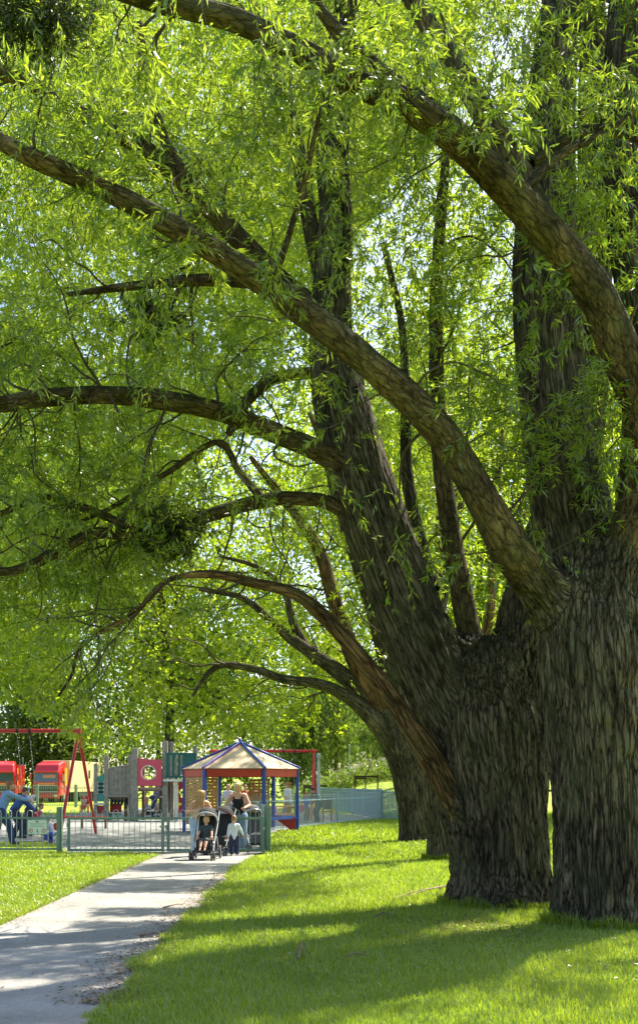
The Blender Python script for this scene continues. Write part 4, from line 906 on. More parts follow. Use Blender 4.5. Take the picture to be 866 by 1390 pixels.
def gate():
    e = tag(empty('double_gate', (X(92, 25.85), 25.85, 0)), 'closed green double gate of hooped bars across the path', 'gate')
    W0 = X(358, 25.85)-X(92, 25.85); hw = W0/2-.03
    for k, x0 in enumerate((0, W0/2+.03)):
        f = MB()
        for z in (.81, .07): f.box((x0+hw/2, 0, z), (hw, .05, .055), bev=.006)
        for x in (x0+.03, x0+hw-.03): f.box((x, 0, .44), (.055, .052, .80), bev=.006)
        leaf = f.build('gate_leaf', green, e); b = MB(); n = int(hw/.235)
        for i in range(n):
            a = x0+(i+.5)*hw/n; w = hw/n/4
            pts = [(a-w, 0, .08), (a-w, 0, .95)]+[(a-w*math.cos(t), 0, .95+w*math.sin(t)) for t in (math.pi*.25, math.pi*.5, math.pi*.75)]+[(a+w, 0, .95), (a+w, 0, .08)]
            b.tube(pts, .0085, 6)
        b.build('railing_bars', galv, leaf, smooth=True)
        for z in (.25, .65): MB().tube([(x0+(.0 if k == 0 else hw), 0, z-.05), (x0+(.0 if k == 0 else hw), 0, z+.05)], .022, 8).build('hinge', green, leaf)
    MB().box((W0/2-.05, -.045, .62), (.16, .03, .05), bev=.005).box((W0/2+.02, -.045, .60), (.03, .035, .12), bev=.004).build('latch', galv, e)
    MB().tube([(W0/2-.06, -.04, .02), (W0/2-.06, -.04, .45)], .010, 6).build('drop_bolt', galv, e)
gate()
for px, lb, hh in [(82, 'tall green square gate post beside the notice', 1.06), (364.5, 'green square gate post at the right end of the gate', 1.06)]:
    D = 25.95; e = tag(empty('gate_post', (X(px, D), D, 0)), lb, 'post')
    MB().box((0, 0, hh/2), (.105, .105, hh), bev=.008).build('shaft', green, e)
    MB().box((0, 0, hh+.008), (.118, .118, .02), bev=.006).build('post_cap', green, e)
def notice():
    D = 25.86; e = tag(empty('notice_board', (X(51.5, D), D-.02, Z(1122.5, D))), 'small white notice with round red prohibition symbols on the green railings', 'sign')
    white = mat('sign_white', (.62, .68, .62), .5, .05); red = mat('sign_red', (.55, .06, .05), .5); dk = mat('sign_green', (.05, .16, .10), .5)
    MB().box((0, 0, 0), (.45, .012, .33), bev=.004).build('board', white, e)
    MB().tube([(-.23, -.004, -.17), (.23, -.004, -.17), (.23, -.004, .17), (-.23, -.004, .17)], .010, 6, closed=True).build('sign_frame', green, e)
    MB().box((0, -.009, .125), (.07, .004, .03)).build('emblem', dk, e)
    t = MB()
    for i, w in enumerate((.36, .30, .34)): t.box((0, -.009, .08-.035*i), (w, .004, .007))
    t.build('text_lines', mat('sign_text', (.25, .30, .27), .6), e)
    for sx in (-.15, .15):
        MB().tube([(sx+.045*math.cos(a), -.009, -.085+.045*math.sin(a)) for a in np.linspace(0, 2*math.pi, 20, endpoint=False)], .006, 5, closed=True).tube([(sx-.032, -.009, -.117), (sx+.032, -.009, -.053)], .005, 5).build('prohibition_symbol', red, e)
    MB().ell((0, -.009, -.055), (.012, .004, .012), 8, 6).cap((0, -.009, -.075), .010, (0, -.009, -.105), .012, 6).cap((.005, -.009, -.105), .008, (.02, -.009, -.13), .006, 6).build('figure_symbol', dk, e)
notice()

# ------------------------------------------------------------------ swings
redp = mat('red_paint', (.56, .025, .022), .35, .1, 4, spec=.5, coat=.2)
chainm = mat('chain', (.30, .30, .28), .4, .1, 20, metal=.6)
blackr = mat('black_rubber', (.025, .025, .027), .6, .1, 20)
def swing_frame(label, xa, xb, D, top, spread, legs, hangers, r=.062):
    e = tag(empty('swing_set', (0, D, 0)), label, 'swing set', 'red swing sets')
    MB().tube([(xa, 0, top), (xb, 0, top)], r, 12).build('crossbar', redp, e, smooth=True)
    for x, dx in legs:
        for s in (-1, 1): MB().tube([(x, 0, top-.02), (x+dx*s, s*spread, .0)], r*.82, 10).build('leg', redp, e, smooth=True)
        MB().box((x, 0, top-.02), (.16, .16, .15), bev=.02).build('bracket', redp, e)
    for x in hangers: MB().tube([(x-.035, 0, top), (x+.035, 0, top)], r*1.18, 12).tube([(x, 0, top-r), (x, 0, top-.16)], .016, 6).build('bearing', blackr, e)
    return e
Dw = 34.5
sw1 = swing_frame('red swing frame in front of the lorries at the left edge', X(-180, Dw), X(110, Dw), Dw, Z(992, Dw), 1.25, [(X(107, Dw), .30), (X(-170, Dw), -.30)], [X(24, Dw), X(41, Dw), X(-40, Dw), X(-60, Dw)])
Dx = 50.0
sw2 = swing_frame('red swing frame standing behind the striped shelter', X(285, Dx), X(431, Dx), Dx, Z(1019.5, Dx), 1.2, [(X(426, Dx), .10), (X(289, Dx), -.10)], [X(400, Dx), X(385, Dx), X(340, Dx), X(325, Dx)])
def hanging_seat(label, D, xs, top, seat, flat=True):
    e = empty('swing', (0, -D, 0)); e.parent = sw1 if D < 40 else sw2
    sx, sy, sz = seat
    for s, x in zip((-1, 1), xs):
        a = Vector((x, D, top-.17)); b = Vector((sx+s*.2, sy, sz+.02)); ch = MB(); n = 46
        for i in range(n):
            p = a.lerp(b, (i+.5)/n); q = (b-a).normalized()*((b-a).length/n*.62); o = Vector((.009, 0, 0)) if i % 2 else Vector((0, .009, 0))
            ch.tube([p-q+o, p+q+o, p+q-o, p-q-o], .0032, 4, closed=True)
        ch.build('chain', chainm, e)
    MB().box((sx, sy, sz), (.44, .18, .035), bev=.015).build('seat', blackr, e)
    return e
hanging_seat('swing seat under the child in pink at the left', Dw, (X(24, Dw), X(41, Dw)), Z(992, Dw), (X(47, 33.4), 33.2, Z(1117, 33.3)))
hanging_seat('empty swing seat behind the shelter on the far red frame', Dx, (X(385, Dx), X(400, Dx)), Z(1019.5, Dx), (X(392.5, Dx), Dx, .55))

# ------------------------------------------------------------------ timber climbing frame
timber = mat('weathered_timber', (.24, .225, .195), .8, .25, 7, bump=.3)
timber2 = mat('brown_timber', (.16, .115, .075), .8, .25, 7, bump=.3)
pinkp = mat('pink_panel', (.56, .075, .125), .45, .06, 3); tealp = mat('teal_panel', (.03, .24, .20), .45, .08, 3); dteal = mat('dark_teal_panel', (.012, .105, .10), .45, .08, 3)
redpan = mat('red_panel', (.36, .02, .03), .5, .1, 3); orange = mat('orange_trim', (.62, .26, .08), .5, .1, 3); offw = mat('off_white', (.58, .58, .52), .5, .06, 3)
def climbing():
    D = 48.5; e = tag(empty('climbing_frame', (0, D, 0)), 'timber climbing frame with pink round-holed panel and teal panels', 'climbing frame')
    def x(p): return X(p, D)
    def z(p): return Z(p, D)
    for px, w, top, dy, mm in [(130.5, 5, 1037, .0, timber), (145, 6.2, 1026, 0, timber), (165, 5, 1036, 1.2, timber), (177.5, 5.5, 1025, .0, timber), (184.5, 9, 1016, -.25, timber), (225, 7.5, 1006, -.1, timber), (231.5, 5, 1006.5, .5, timber),
                               (189.5, 4, 1040, 1.1, timber2), (236, 4, 1040, 1.0, timber2), (240, 5, 1058, -.2, offw), (264, 6, 1012, .3, timber), (168, 5, 1075, .6, timber2)]:
        h = z(top); b = MB().box((x(px), dy, h/2), (w/F*D, w/F*D*.9, h), bev=.02); b.build('post', mm, e)
    # left teal games panel with a little shop window
    o = [(x(132), z(1088)), (x(143.5), z(1088)), (x(143.5), z(1048)), (x(138), z(1053)), (x(132), z(1054))]
    t = MB().prism(o, -.03, .0).build('panel', tealp, e)
    for i in range(3): MB().tube([(x(134), -.05, z(1064+5.5*i)), (x(141.5), -.05, z(1064+5.5*i))], .052, 8).build('game_roller', blackr, t)
    MB().box((x(134), -.05, z(1069.5)), (.04, .03, .55)).box((x(141.3), -.05, z(1069.5)), (.04, .03, .55)).build('roller_frame', offw, t)
    MB().box((x(136), -.02, z(1091)), (x(144)-x(129), .3, .09), bev=.01).build('shelf', offw, e)
    MB().box((x(137), .05, z(1099)), (x(143)-x(130), .05, .35), bev=.01).build('lower_panel', redpan, e)
    # slatted barrier
    for i in range(11):
        px = 148.5+2.65*i; top = 1043-4.5*math.sin(i/10*1.5); hh = z(top)-z(1079)
        MB().box((x(px), -.02+.02*(i % 2), z(1079)+hh/2), (2.75/F*D, .05, hh), bev=.01).build('slat', timber, e)
    MB().box((x(162), -.06, z(1080.5)), (x(177)-x(147), .09, .10), bev=.01).build('beam', timber, e)
    MB().box((x(162), .5, z(1083)), (x(178)-x(147), 1.0, .09), bev=.01).build('deck', timber2, e)
    for i in range(6):
        c = (x(151.5+4.6*i), .1, z(1087.2))
        MB().tube([(c[0], c[1]+.13*math.cos(a), c[2]+.13*math.sin(a)) for a in np.linspace(0, 2*math.pi, 14, endpoint=False)], .055, 7, closed=True).build('tyre', blackr, e, smooth=True)
    MB().box((x(155), .45, z(1097)), (x(163)-x(147), .05, .38), bev=.01).build('lower_panel', redpan, e)
    MB().box((x(154), .3, z(1105)), (.55, .3, .07), bev=.01).box((x(149), .3, z(1109)), (.06, .25, .3)).box((x(159), .3, z(1109)), (.06, .25, .3)).build('stool', tealp, e)
    # orange-red ladder strip between the posts
    MB().tube([(x(180.5), -.2, z(1020)), (x(180.5), -.2, z(1083))], .03, 6).build('pole', orange, e)
    # pink panel with a round window and wavy top
    o = []; n = 26
    top = [(187+34*i/12, 1028+5*(i/12)**1.2+1.2*math.sin(i/12*5)) for i in range(13)]
    outer = [(a, b) for a, b in top]+[(221, 1067), (204, 1067), (187, 1067)]
    cx, cz, rr = x(205), z(1049), 9.2/F*D
    bm = bmesh.new(); loop_o = [bm.verts.new((x(a), 0, z(b))) for a, b in outer]; loop_i = [bm.verts.new((cx+rr*math.cos(t), 0, cz+rr*math.sin(t))) for t in np.linspace(0, 2*math.pi, n, endpoint=False)]
    es = [bm.edges.new((l[i], l[(i+1) % len(l)])) for l in (loop_o, loop_i) for i in range(len(l))]
    bmesh.ops.triangle_fill(bm, use_beauty=True, use_dissolve=False, edges=es)
    for f in [f for f in bm.faces if (f.calc_center_median()-Vector((cx, 0, cz))).length < rr*.9 and all(v in loop_i for v in f.verts)]: bm.faces.remove(f)
    r = bmesh.ops.extrude_face_region(bm, geom=bm.faces[:]); bmesh.ops.translate(bm, verts=[v for v in r['geom'] if isinstance(v, bmesh.types.BMVert)], vec=(0, .045, 0))
    bmesh.ops.recalc_face_normals(bm, faces=bm.faces); me = bpy.data.meshes.new('panel'); bm.to_mesh(me); bm.free(); me.materials.append(pinkp)
    pp = link(bpy.data.objects.new('panel', me), e); pp.location.y = -.33; pp['label'] = 'pink panel with round hole'
    MB().tube([(cx+(rr+.01)*math.cos(t), -.345, cz+(rr+.01)*math.sin(t)) for t in np.linspace(0, 2*math.pi, 28, endpoint=False)], .022, 6, closed=True).build('window_ring', offw, pp)
    MB().box((x(205), -.1, z(1070.5)), (x(222)-x(187), .12, .11), bev=.01).build('beam', timber, e)
    MB().box((x(205), .4, z(1073)), (x(222)-x(187), 1.1, .08), bev=.01).build('deck', timber2, e)
    # dark teal panel with three slots, white ledge, red panel with oval window
    for a, b in ((226.5, 231), (234.5, 238.5), (242, 246), (249, 268)):
        MB().box((x((a+b)/2), -.2, z(1039)), ((b-a)/F*D, .05, z(1022)-z(1056)), bev=.01).build('panel_board', dteal, e)
    for a in (232.7, 240.2, 247.5): MB().box((x(a), -.18, z(1039)), (.09, .03, z(1026)-z(1053))).build('slot_board', timber, e)
    for zz in (1023.5, 1054.5): MB().box((x(247), -.235, z(zz)), ((268-226)/F*D, .03, .10), bev=.008).build('panel_rail', dteal, e)
    MB().box((x(246), -.05, z(1059.3)), ((268-224)/F*D, 1.0, .10), bev=.01).build('ledge', offw, e)
    bm = bmesh.new(); outer = [(242.5, 1104), (254, 1104), (254, 1062), (242.5, 1062)]; c2 = (x(248.3), z(1077)); ra, rb = 4.1/F*D, 6.5/F*D
    lo = [bm.verts.new((x(a), 0, z(b))) for a, b in outer]; li = [bm.verts.new((c2[0]+ra*math.cos(t), 0, c2[1]+rb*math.sin(t))) for t in np.linspace(0, 2*math.pi, 20, endpoint=False)]
    es = [bm.edges.new((l[i], l[(i+1) % len(l)])) for l in (lo, li) for i in range(len(l))]
    bmesh.ops.triangle_fill(bm, use_beauty=True, use_dissolve=False, edges=es)
    for f in [f for f in bm.faces if all(v in li for v in f.verts)]: bm.faces.remove(f)
    r = bmesh.ops.extrude_face_region(bm, geom=bm.faces[:]); bmesh.ops.translate(bm, verts=[v for v in r['geom'] if isinstance(v, bmesh.types.BMVert)], vec=(0, .045, 0))
    bmesh.ops.recalc_face_normals(bm, faces=bm.faces); me = bpy.data.meshes.new('panel'); bm.to_mesh(me); bm.free(); me.materials.append(redpan)
    rp = link(bpy.data.objects.new('panel', me), e); rp['label'] = 'red panel with oval window'
    for a in (244.8, 251.6): MB().ell((x(a), -.05, z(1091.5)), (.075, .03, .06), 10, 6).build('yellow_knob', mat('yellow_paint', (.75, .72, .10), .4), rp)
    return e
climbing()

# ------------------------------------------------------------------ shelter
bluep = mat('blue_paint', (.012, .060, .40), .35, .1, 4, coat=.2); cream = mat('cream_canvas', (.52, .41, .29), .8, .07, 3); fasc = mat('red_fascia', (.50, .045, .018), .5, .12, 3)
lath = mat('orange_timber', (.46, .25, .085), .7, .25, 9, bump=.2)
def shelter():
    cx, cy, Rr = -2.66, 37.6, 1.93; e = tag(empty('play_shelter', (cx, cy, 0)), 'six-sided shelter with cream roof, red fascia and blue posts', 'shelter')
    ang = [R(a) for a in (177, 237, 297, 357, 57, 117)]; ze, za = 2.13, 3.02; zf = 1.86
    P = [Vector((Rr*math.cos(a), Rr*math.sin(a), 0)) for a in ang]
    for i, p in enumerate(P):
        MB().box((p.x, p.y, ze/2), (.115, .115, ze), rz=ang[i], bev=.015).build('post', bluep, e)
        q = P[(i+1) % 6]; m = (p+q)/2; L = (q-p).length; rz = math.atan2(q.y-p.y, q.x-p.x)
        MB().box((m.x, m.y, (ze+zf)/2), (L-.13, .05, ze-zf), rz=rz, bev=.008).build('fascia', fasc, e)
        o = 1.06; a3 = [Vector((p.x*o, p.y*o, ze+.0)), Vector((q.x*o, q.y*o, ze+.0)), Vector((0, 0, za))]
        nrm = (a3[1]-a3[0]).cross(a3[2]-a3[0]).normalized()*.025; seg = 8; vs = []; sag = .05
        rows = [[a3[0].lerp(a3[1], j/(seg)).lerp(a3[2], k/seg)-nrm*2*sag/.05*math.sin(math.pi*k/seg)*.6*math.sin(math.pi*j/seg) for j in range(seg+1)] for k in range(seg+1)]
        vs = [v for r in rows for v in r]; n = seg+1
        fs = [(k*n+j, k*n+j+1, (k+1)*n+j+1, (k+1)*n+j) for k in range(seg) for j in range(seg)]
        b = MB().add([v for v in vs]+[v-nrm for v in vs], fs+[tuple(x+n*n for x in f[::-1]) for f in fs]); b.build('roof_panel', cream, e, smooth=True)
        MB().tube([a3[0]+Vector((0, 0, .015)), (0, 0, za+.03)], .042, 8).build('ridge_bar', bluep, e, smooth=True)
        MB().tube([a3[0]+Vector((0, 0, -.03))+(a3[1]-a3[0])*.02, Vector((0, 0, za-.02))+(a3[1]-a3[0])*.02], .030, 8).build('ridge_trim', fasc, e, smooth=True)
    MB().cap((0, 0, za-.02), .09, (0, 0, za+.06), .06, 10).build('finial', bluep, e, smooth=True)
    def lattice(i, x0, x1, z0, z1, name='lattice'):
        p, q = P[i], P[(i+1) % 6]; L = (q-p).length; u = (q-p)/L; rz = math.atan2(u.y, u.x); b = MB()
        c = p+u*((x0+x1)/2*L); w = (x1-x0)*L
        n = int((z1-z0)/.105)
        for k in range(n): b.box((c.x, c.y, z0+(k+.5)*(z1-z0)/n), (w, .022, .085), rz=rz)
        for s in (-.46, 0, .46): g = c+u*(s*w); b.box((g.x, g.y+.02, (z0+z1)/2), (.07, .035, z1-z0), rz=rz)
        b.build(name, lath, e)
    lattice(0, .06, .94, .25, 1.85); lattice(5, .06, .94, .3, 1.85); lattice(4, .08, .45, .3, 1.8, 'lattice')
    for i in (2, 3):
        p, q = P[i], P[(i+1) % 6]; m = (p+q)/2; rz = math.atan2(q.y-p.y, q.x-p.x)
        MB().box((m.x, m.y, .48), ((q-p).length-.13, .06, .09), rz=rz, bev=.01).build('rail', bluep, e)
    MB().box((-.3, .35, .47), (2.0, .35, .06), bev=.01).box((-1.1, .35, .22), (.08, .3, .44)).box((.5, .35, .22), (.08, .3, .44)).build('bench', lath, e)
    MB().prism([(P[3].x-.80, .50), (P[3].x-.06, .50), (P[3].x-.06, .02), (P[3].x-.16, .02)], P[3].y-.22, P[3].y-.17).build('ramp_side', redpan, e)
shelter()

# ------------------------------------------------------------------ litter bin, benches, table, posts
def bin_():
    D = 47; e = tag(empty('litter_bin', (X(444, D), D, 0)), 'dark basket litter bin on two red legs beside the swings', 'bin')
    for s in (-1, 1): MB().tube([(s*.17, 0, 0), (s*.17, 0, .62)], .035, 8).build('leg', redp, e, smooth=True)
    MB().box((0, 0, .45), (.5, .3, .04), bev=.01).build('shelf', redp, e)
    MB().tube([(0, 0, .55), (0, 0, 1.06)], [.20, .25], 16).build('basket', mat('bin_grey', (.07, .08, .065), .6, .3, 12), e)
    MB().tube([(.25*math.cos(a), .25*math.sin(a), 1.07) for a in np.linspace(0, 2*math.pi, 18, endpoint=False)], .018, 6, closed=True).build('rim', galv, e)
bin_()
def picnic():
    D = 43.5; e = tag(empty('picnic_table', (X(376, D), D, 0), .2), 'orange-brown timber picnic table behind the shelter post', 'table')
    MB().box((0, 0, .74), (1.5, .7, .05), bev=.01).build('tabletop', lath, e)
    for s in (-1, 1):
        MB().box((0, s*.62, .44), (1.5, .25, .045), bev=.01).build('bench_seat', lath, e)
        MB().box((s*.55, 0, .42), (.06, 1.5, .09)).build('brace', lath, e)
        for k in (-1, 1): MB().tube([(s*.5, k*.2, .74), (s*.5, k*.55, 0)], .04, 6).build('leg', lath, e)
picnic()
for px, D, top, r, lb in [(432.5, 52, 1029, .085, 'short stout white post behind the red swing upright'), (474, 82, 1014, .055, 'slim pale lamp column on the bank, top in the leaves'), (77.5, 116, 975, .07, 'tall thin lamp post rising behind the right lorry cab'), (20, 120, 1010, .05, 'thin pale post in front of the far dark trees at left'), (32, 110, 1030, .05, 'small lamp post between the two lorries')]:
    x = X(px, D); g = float(gz(x, D)); e = tag(empty('lamp_post', (x, D, g)), lb, 'post'); h = Z(top, D)-g
    MB().tube([(0, 0, 0), (0, 0, h*.35), (0, 0, h)], [r, r, r*.7], 12).build('column', mat('pale_post', (.45, .52, .50), .5, .08) if 'pale_post' not in bpy.data.materials else bpy.data.materials['pale_post'], e, smooth=True)
    MB().cap((0, 0, h), r*1.1, (0, -.02, h+.12), r*1.3, 10).build('lamp_head' if r < .08 else 'post_cap', palegrey, e, smooth=True)

# spring rocker in front of the left swings
def rocker():
    D = 31.6; e = tag(empty('spring_rocker', (X(60, D), D, 0), .3), 'red and blue spring rocker behind the notice board', 'rocker')
    MB().tube([(.07*math.cos(t), .07*math.sin(t), .02+t*.0085) for t in np.linspace(0, 30, 90)], .012, 5).build('spring', blackr, e)
    MB().prism([(-.42, .30), (.38, .28), (.48, .52), (.30, .50), (.22, .40), (-.2, .42), (-.3, .62), (-.46, .58)], -.03, .03).build('body', redp, e)
    MB().box((-.02, 0, .44), (.34, .24, .04), bev=.015).build('seat', bluep, e)
    MB().tube([(.26, -.16, .56), (.26, .16, .56)], .014, 6).build('handle', blackr, e)
rocker()
# low red balance rail behind the left swings
def rail_low():
    D = 40; e = tag(empty('balance_beam', (X(112, D), D, 0)), 'low red balance beam behind the swing legs', 'beam')
    MB().box((0, 0, .42), (X(146, D)-X(76, D), .09, .07), bev=.012).build('beam', redp, e)
    for s in (-.85, 0, .85): MB().box((s, 0, .2), (.08, .08, .4), bev=.01).build('post', timber2, e)
rail_low()
# ------------------------------------------------------------------ lorries
lred = mat('lorry_red', (.50, .012, .012), .3, .06, 2, spec=.6, coat=.5); lorg = mat('lorry_stripe', (.75, .30, .03), .4, .06, 2); lcream = mat('trailer_cream', (.66, .56, .30), .5, .06, 1); glassd = mat('windscreen', (.05, .075, .10), .12, .05, 1, spec=.9)
greyd = mat('grille_dark', (.045, .05, .05), .5); silver = mat('silver_trim', (.5, .5, .5), .3, .05, 3, metal=.5); tyre = mat('lorry_tyre', (.02, .02, .02), .75)
def lorry(label, px, D, rz, trailer, seed):
    e = tag(empty('lorry', (X(px, D), D, float(gz(X(px, D), D))), rz), label, 'lorry', 'lorries parked beyond the far railings')
    w, H = 2.5, 3.65       # cab faces -Y
    prof = [(0, .55), (0, 1.75), (.12, 2.75), (.55, 3.45), (1.9, 3.72), (2.25, 3.70), (2.25, .7), (1.9, .55)]
    wz = lambda z: w/2*(1-.16*max(0, min(1, (z-2.3)/1.4)))
    b = MB().add([(-wz(z), y, z) for y, z in prof]+[(wz(z), y, z) for y, z in prof], [tuple(range(8)), tuple(range(15, 7, -1))]+[(i, (i+1) % 8, (i+1) % 8+8, i+8) for i in range(8)])
    body = b.build('cab', lred, e); bv = body.modifiers.new('bevel', 'BEVEL'); bv.width = .18; bv.segments = 3; bv.limit_method = 'ANGLE'
    MB().add([(-1.08, -.015, 1.86), (1.08, -.015, 1.86), (1.0, .085, 2.62), (-1.0, .085, 2.62), (-1.08, .035, 1.86), (1.08, .035, 1.86), (1.0, .135, 2.62), (-1.0, .135, 2.62)], [(0, 1, 2, 3), (7, 6, 5, 4), (0, 4, 5, 1), (1, 5, 6, 2), (2, 6, 7, 3), (3, 7, 4, 0)]).build('windscreen', glassd, body)
    if trailer: MB().box((.3, -.012, 2.32), (1.15, .02, .3)).build('windscreen_card', mat('card_pink', (.50, .20, .20), .6), body)
    MB().box((0, -.06, 2.72), (2.2, .3, .10), bev=.03).build('sun_visor', lred, body)
    MB().box((0, -.04, 1.2), (2.05, .06, .62), bev=.02).build('grille', greyd, body)
    for z in (.96, 1.5): MB().box((0, -.075, z), (2.1, .03, .05)).build('grille_bar', silver, body)
    MB().box((.05, -.03, 1.66), (1.5, .03, .12)).build('badge_strip', lorg, body)
    MB().box((0, -.10, .58), (2.46, .32, .42), bev=.06).build('bumper', lred, body)
    for s in (-1, 1):
        MB().box((s*.98, -.27, .62), (.34, .06, .2), bev=.03).build('headlight', silver, body)
        MB().box((s*1.42, .1, 2.25), (.16, .18, .62), bev=.04).build('mirror', lred, body)
        MB().box((s*1.252, .95, 2.22), (.02, .85, .68), bev=.005).build('side_window', glassd, body)
        MB().box((s*1.254, 1.75, 2.3), (.015, .7, 1.6), bev=.004).build('side_stripe', lorg, body)
        wb = MB().tube([(s*.85, 1.3, .5), (s*1.22, 1.3, .5)], .5, 20).build('wheel', tyre, e); MB().tube([(s*1.2, 1.3, .5), (s*1.25, 1.3, .5)], .24, 14).build('rim', silver, wb)
    if trailer:
        MB().box((0, 8.1, 2.35), (2.55, 10.6, 2.9), bev=.04).build('trailer', lcream, e)
        MB().box((1.29, 8.8, 2.6), (.03, .5, .75), bev=.01).build('trailer_vent', greyd, e)
        for s in (-1, 1):
            for y in (4.6, 10.2, 11.4, 12.6): MB().tube([(s*.85, y, .5), (s*1.22, y, .5)], .5, 18).build('wheel', tyre, e)
            MB().box((s*1.2, 7.4, .72), (.06, 3.4, .5), bev=.01).build('side_guard', greyd, e)
        MB().box((0, 7, .85), (.9, 9.5, .25)).build('chassis', greyd, e)
    else:
        MB().box((0, 5.2, 2.1), (2.5, 5.4, 2.6), bev=.05).build('cargo_box', lred, e)
        for s in (-1, 1): MB().tube([(s*.85, 6, .5), (s*1.22, 6, .5)], .5, 18).build('wheel', tyre, e)
    return e
lorry('red lorry cab with a long cream trailer behind the swing legs', 63, 98, -R(5), True, 1)
lorry('red lorry cut off by the left edge of the picture', 2, 98, R(9), False, 2)

# ------------------------------------------------------------------ people
def remesh(mb, name, m, parent, vox, smooth_it=2):
    me = bpy.data.meshes.new(name+'_src'); me.from_pydata(mb.v, [], mb.f)
    bm = bmesh.new(); bm.from_mesh(me); bmesh.ops.recalc_face_normals(bm, faces=bm.faces); bm.to_mesh(me); bm.free()
    o = bpy.data.objects.new(name+'_src', me); C.objects.link(o)
    md = o.modifiers.new('r', 'REMESH'); md.mode = 'VOXEL'; md.voxel_size = vox; md.use_smooth_shade = True
    ms = o.modifiers.new('s', 'SMOOTH'); ms.iterations = smooth_it; ms.factor = .5
    dg = bpy.context.evaluated_depsgraph_get(); ev = o.evaluated_get(dg); nm = bpy.data.meshes.new_from_object(ev)
    nm.name = name; nm.materials.clear(); nm.materials.append(m)
    for p in nm.polygons: p.use_smooth = True
    bpy.data.objects.remove(o); bpy.data.meshes.remove(me)
    return link(bpy.data.objects.new(name, nm), parent)
_mc = {}
def cm(col, rough=.8):
    k = tuple(col)+(rough,)
    if k not in _mc: _mc[k] = mat('cloth', col, rough, .14, 14)
    return _mc[k]
skin = mat('skin', (.56, .31, .21), .55, .06, 10); skin.node_tree.nodes['Principled BSDF'].inputs['Subsurface Weight'].default_value = .05
eye_m = mat('eye', (.03, .02, .015), .2); lip_m = mat('lips', (.40, .13, .11), .5)
def ik(a, b, l1, l2, pole):
    a, b = Vector(a), Vector(b); d = b-a; L = min(d.length, (l1+l2)*.998); d.normalize(); b = a+d*L
    x = (l1*l1-l2*l2+L*L)/(2*L); h = math.sqrt(max(l1*l1-x*x, 0)); p = Vector(pole); p = (p-d*p.dot(d)); p.normalize()
    return a+d*x+p*h, b
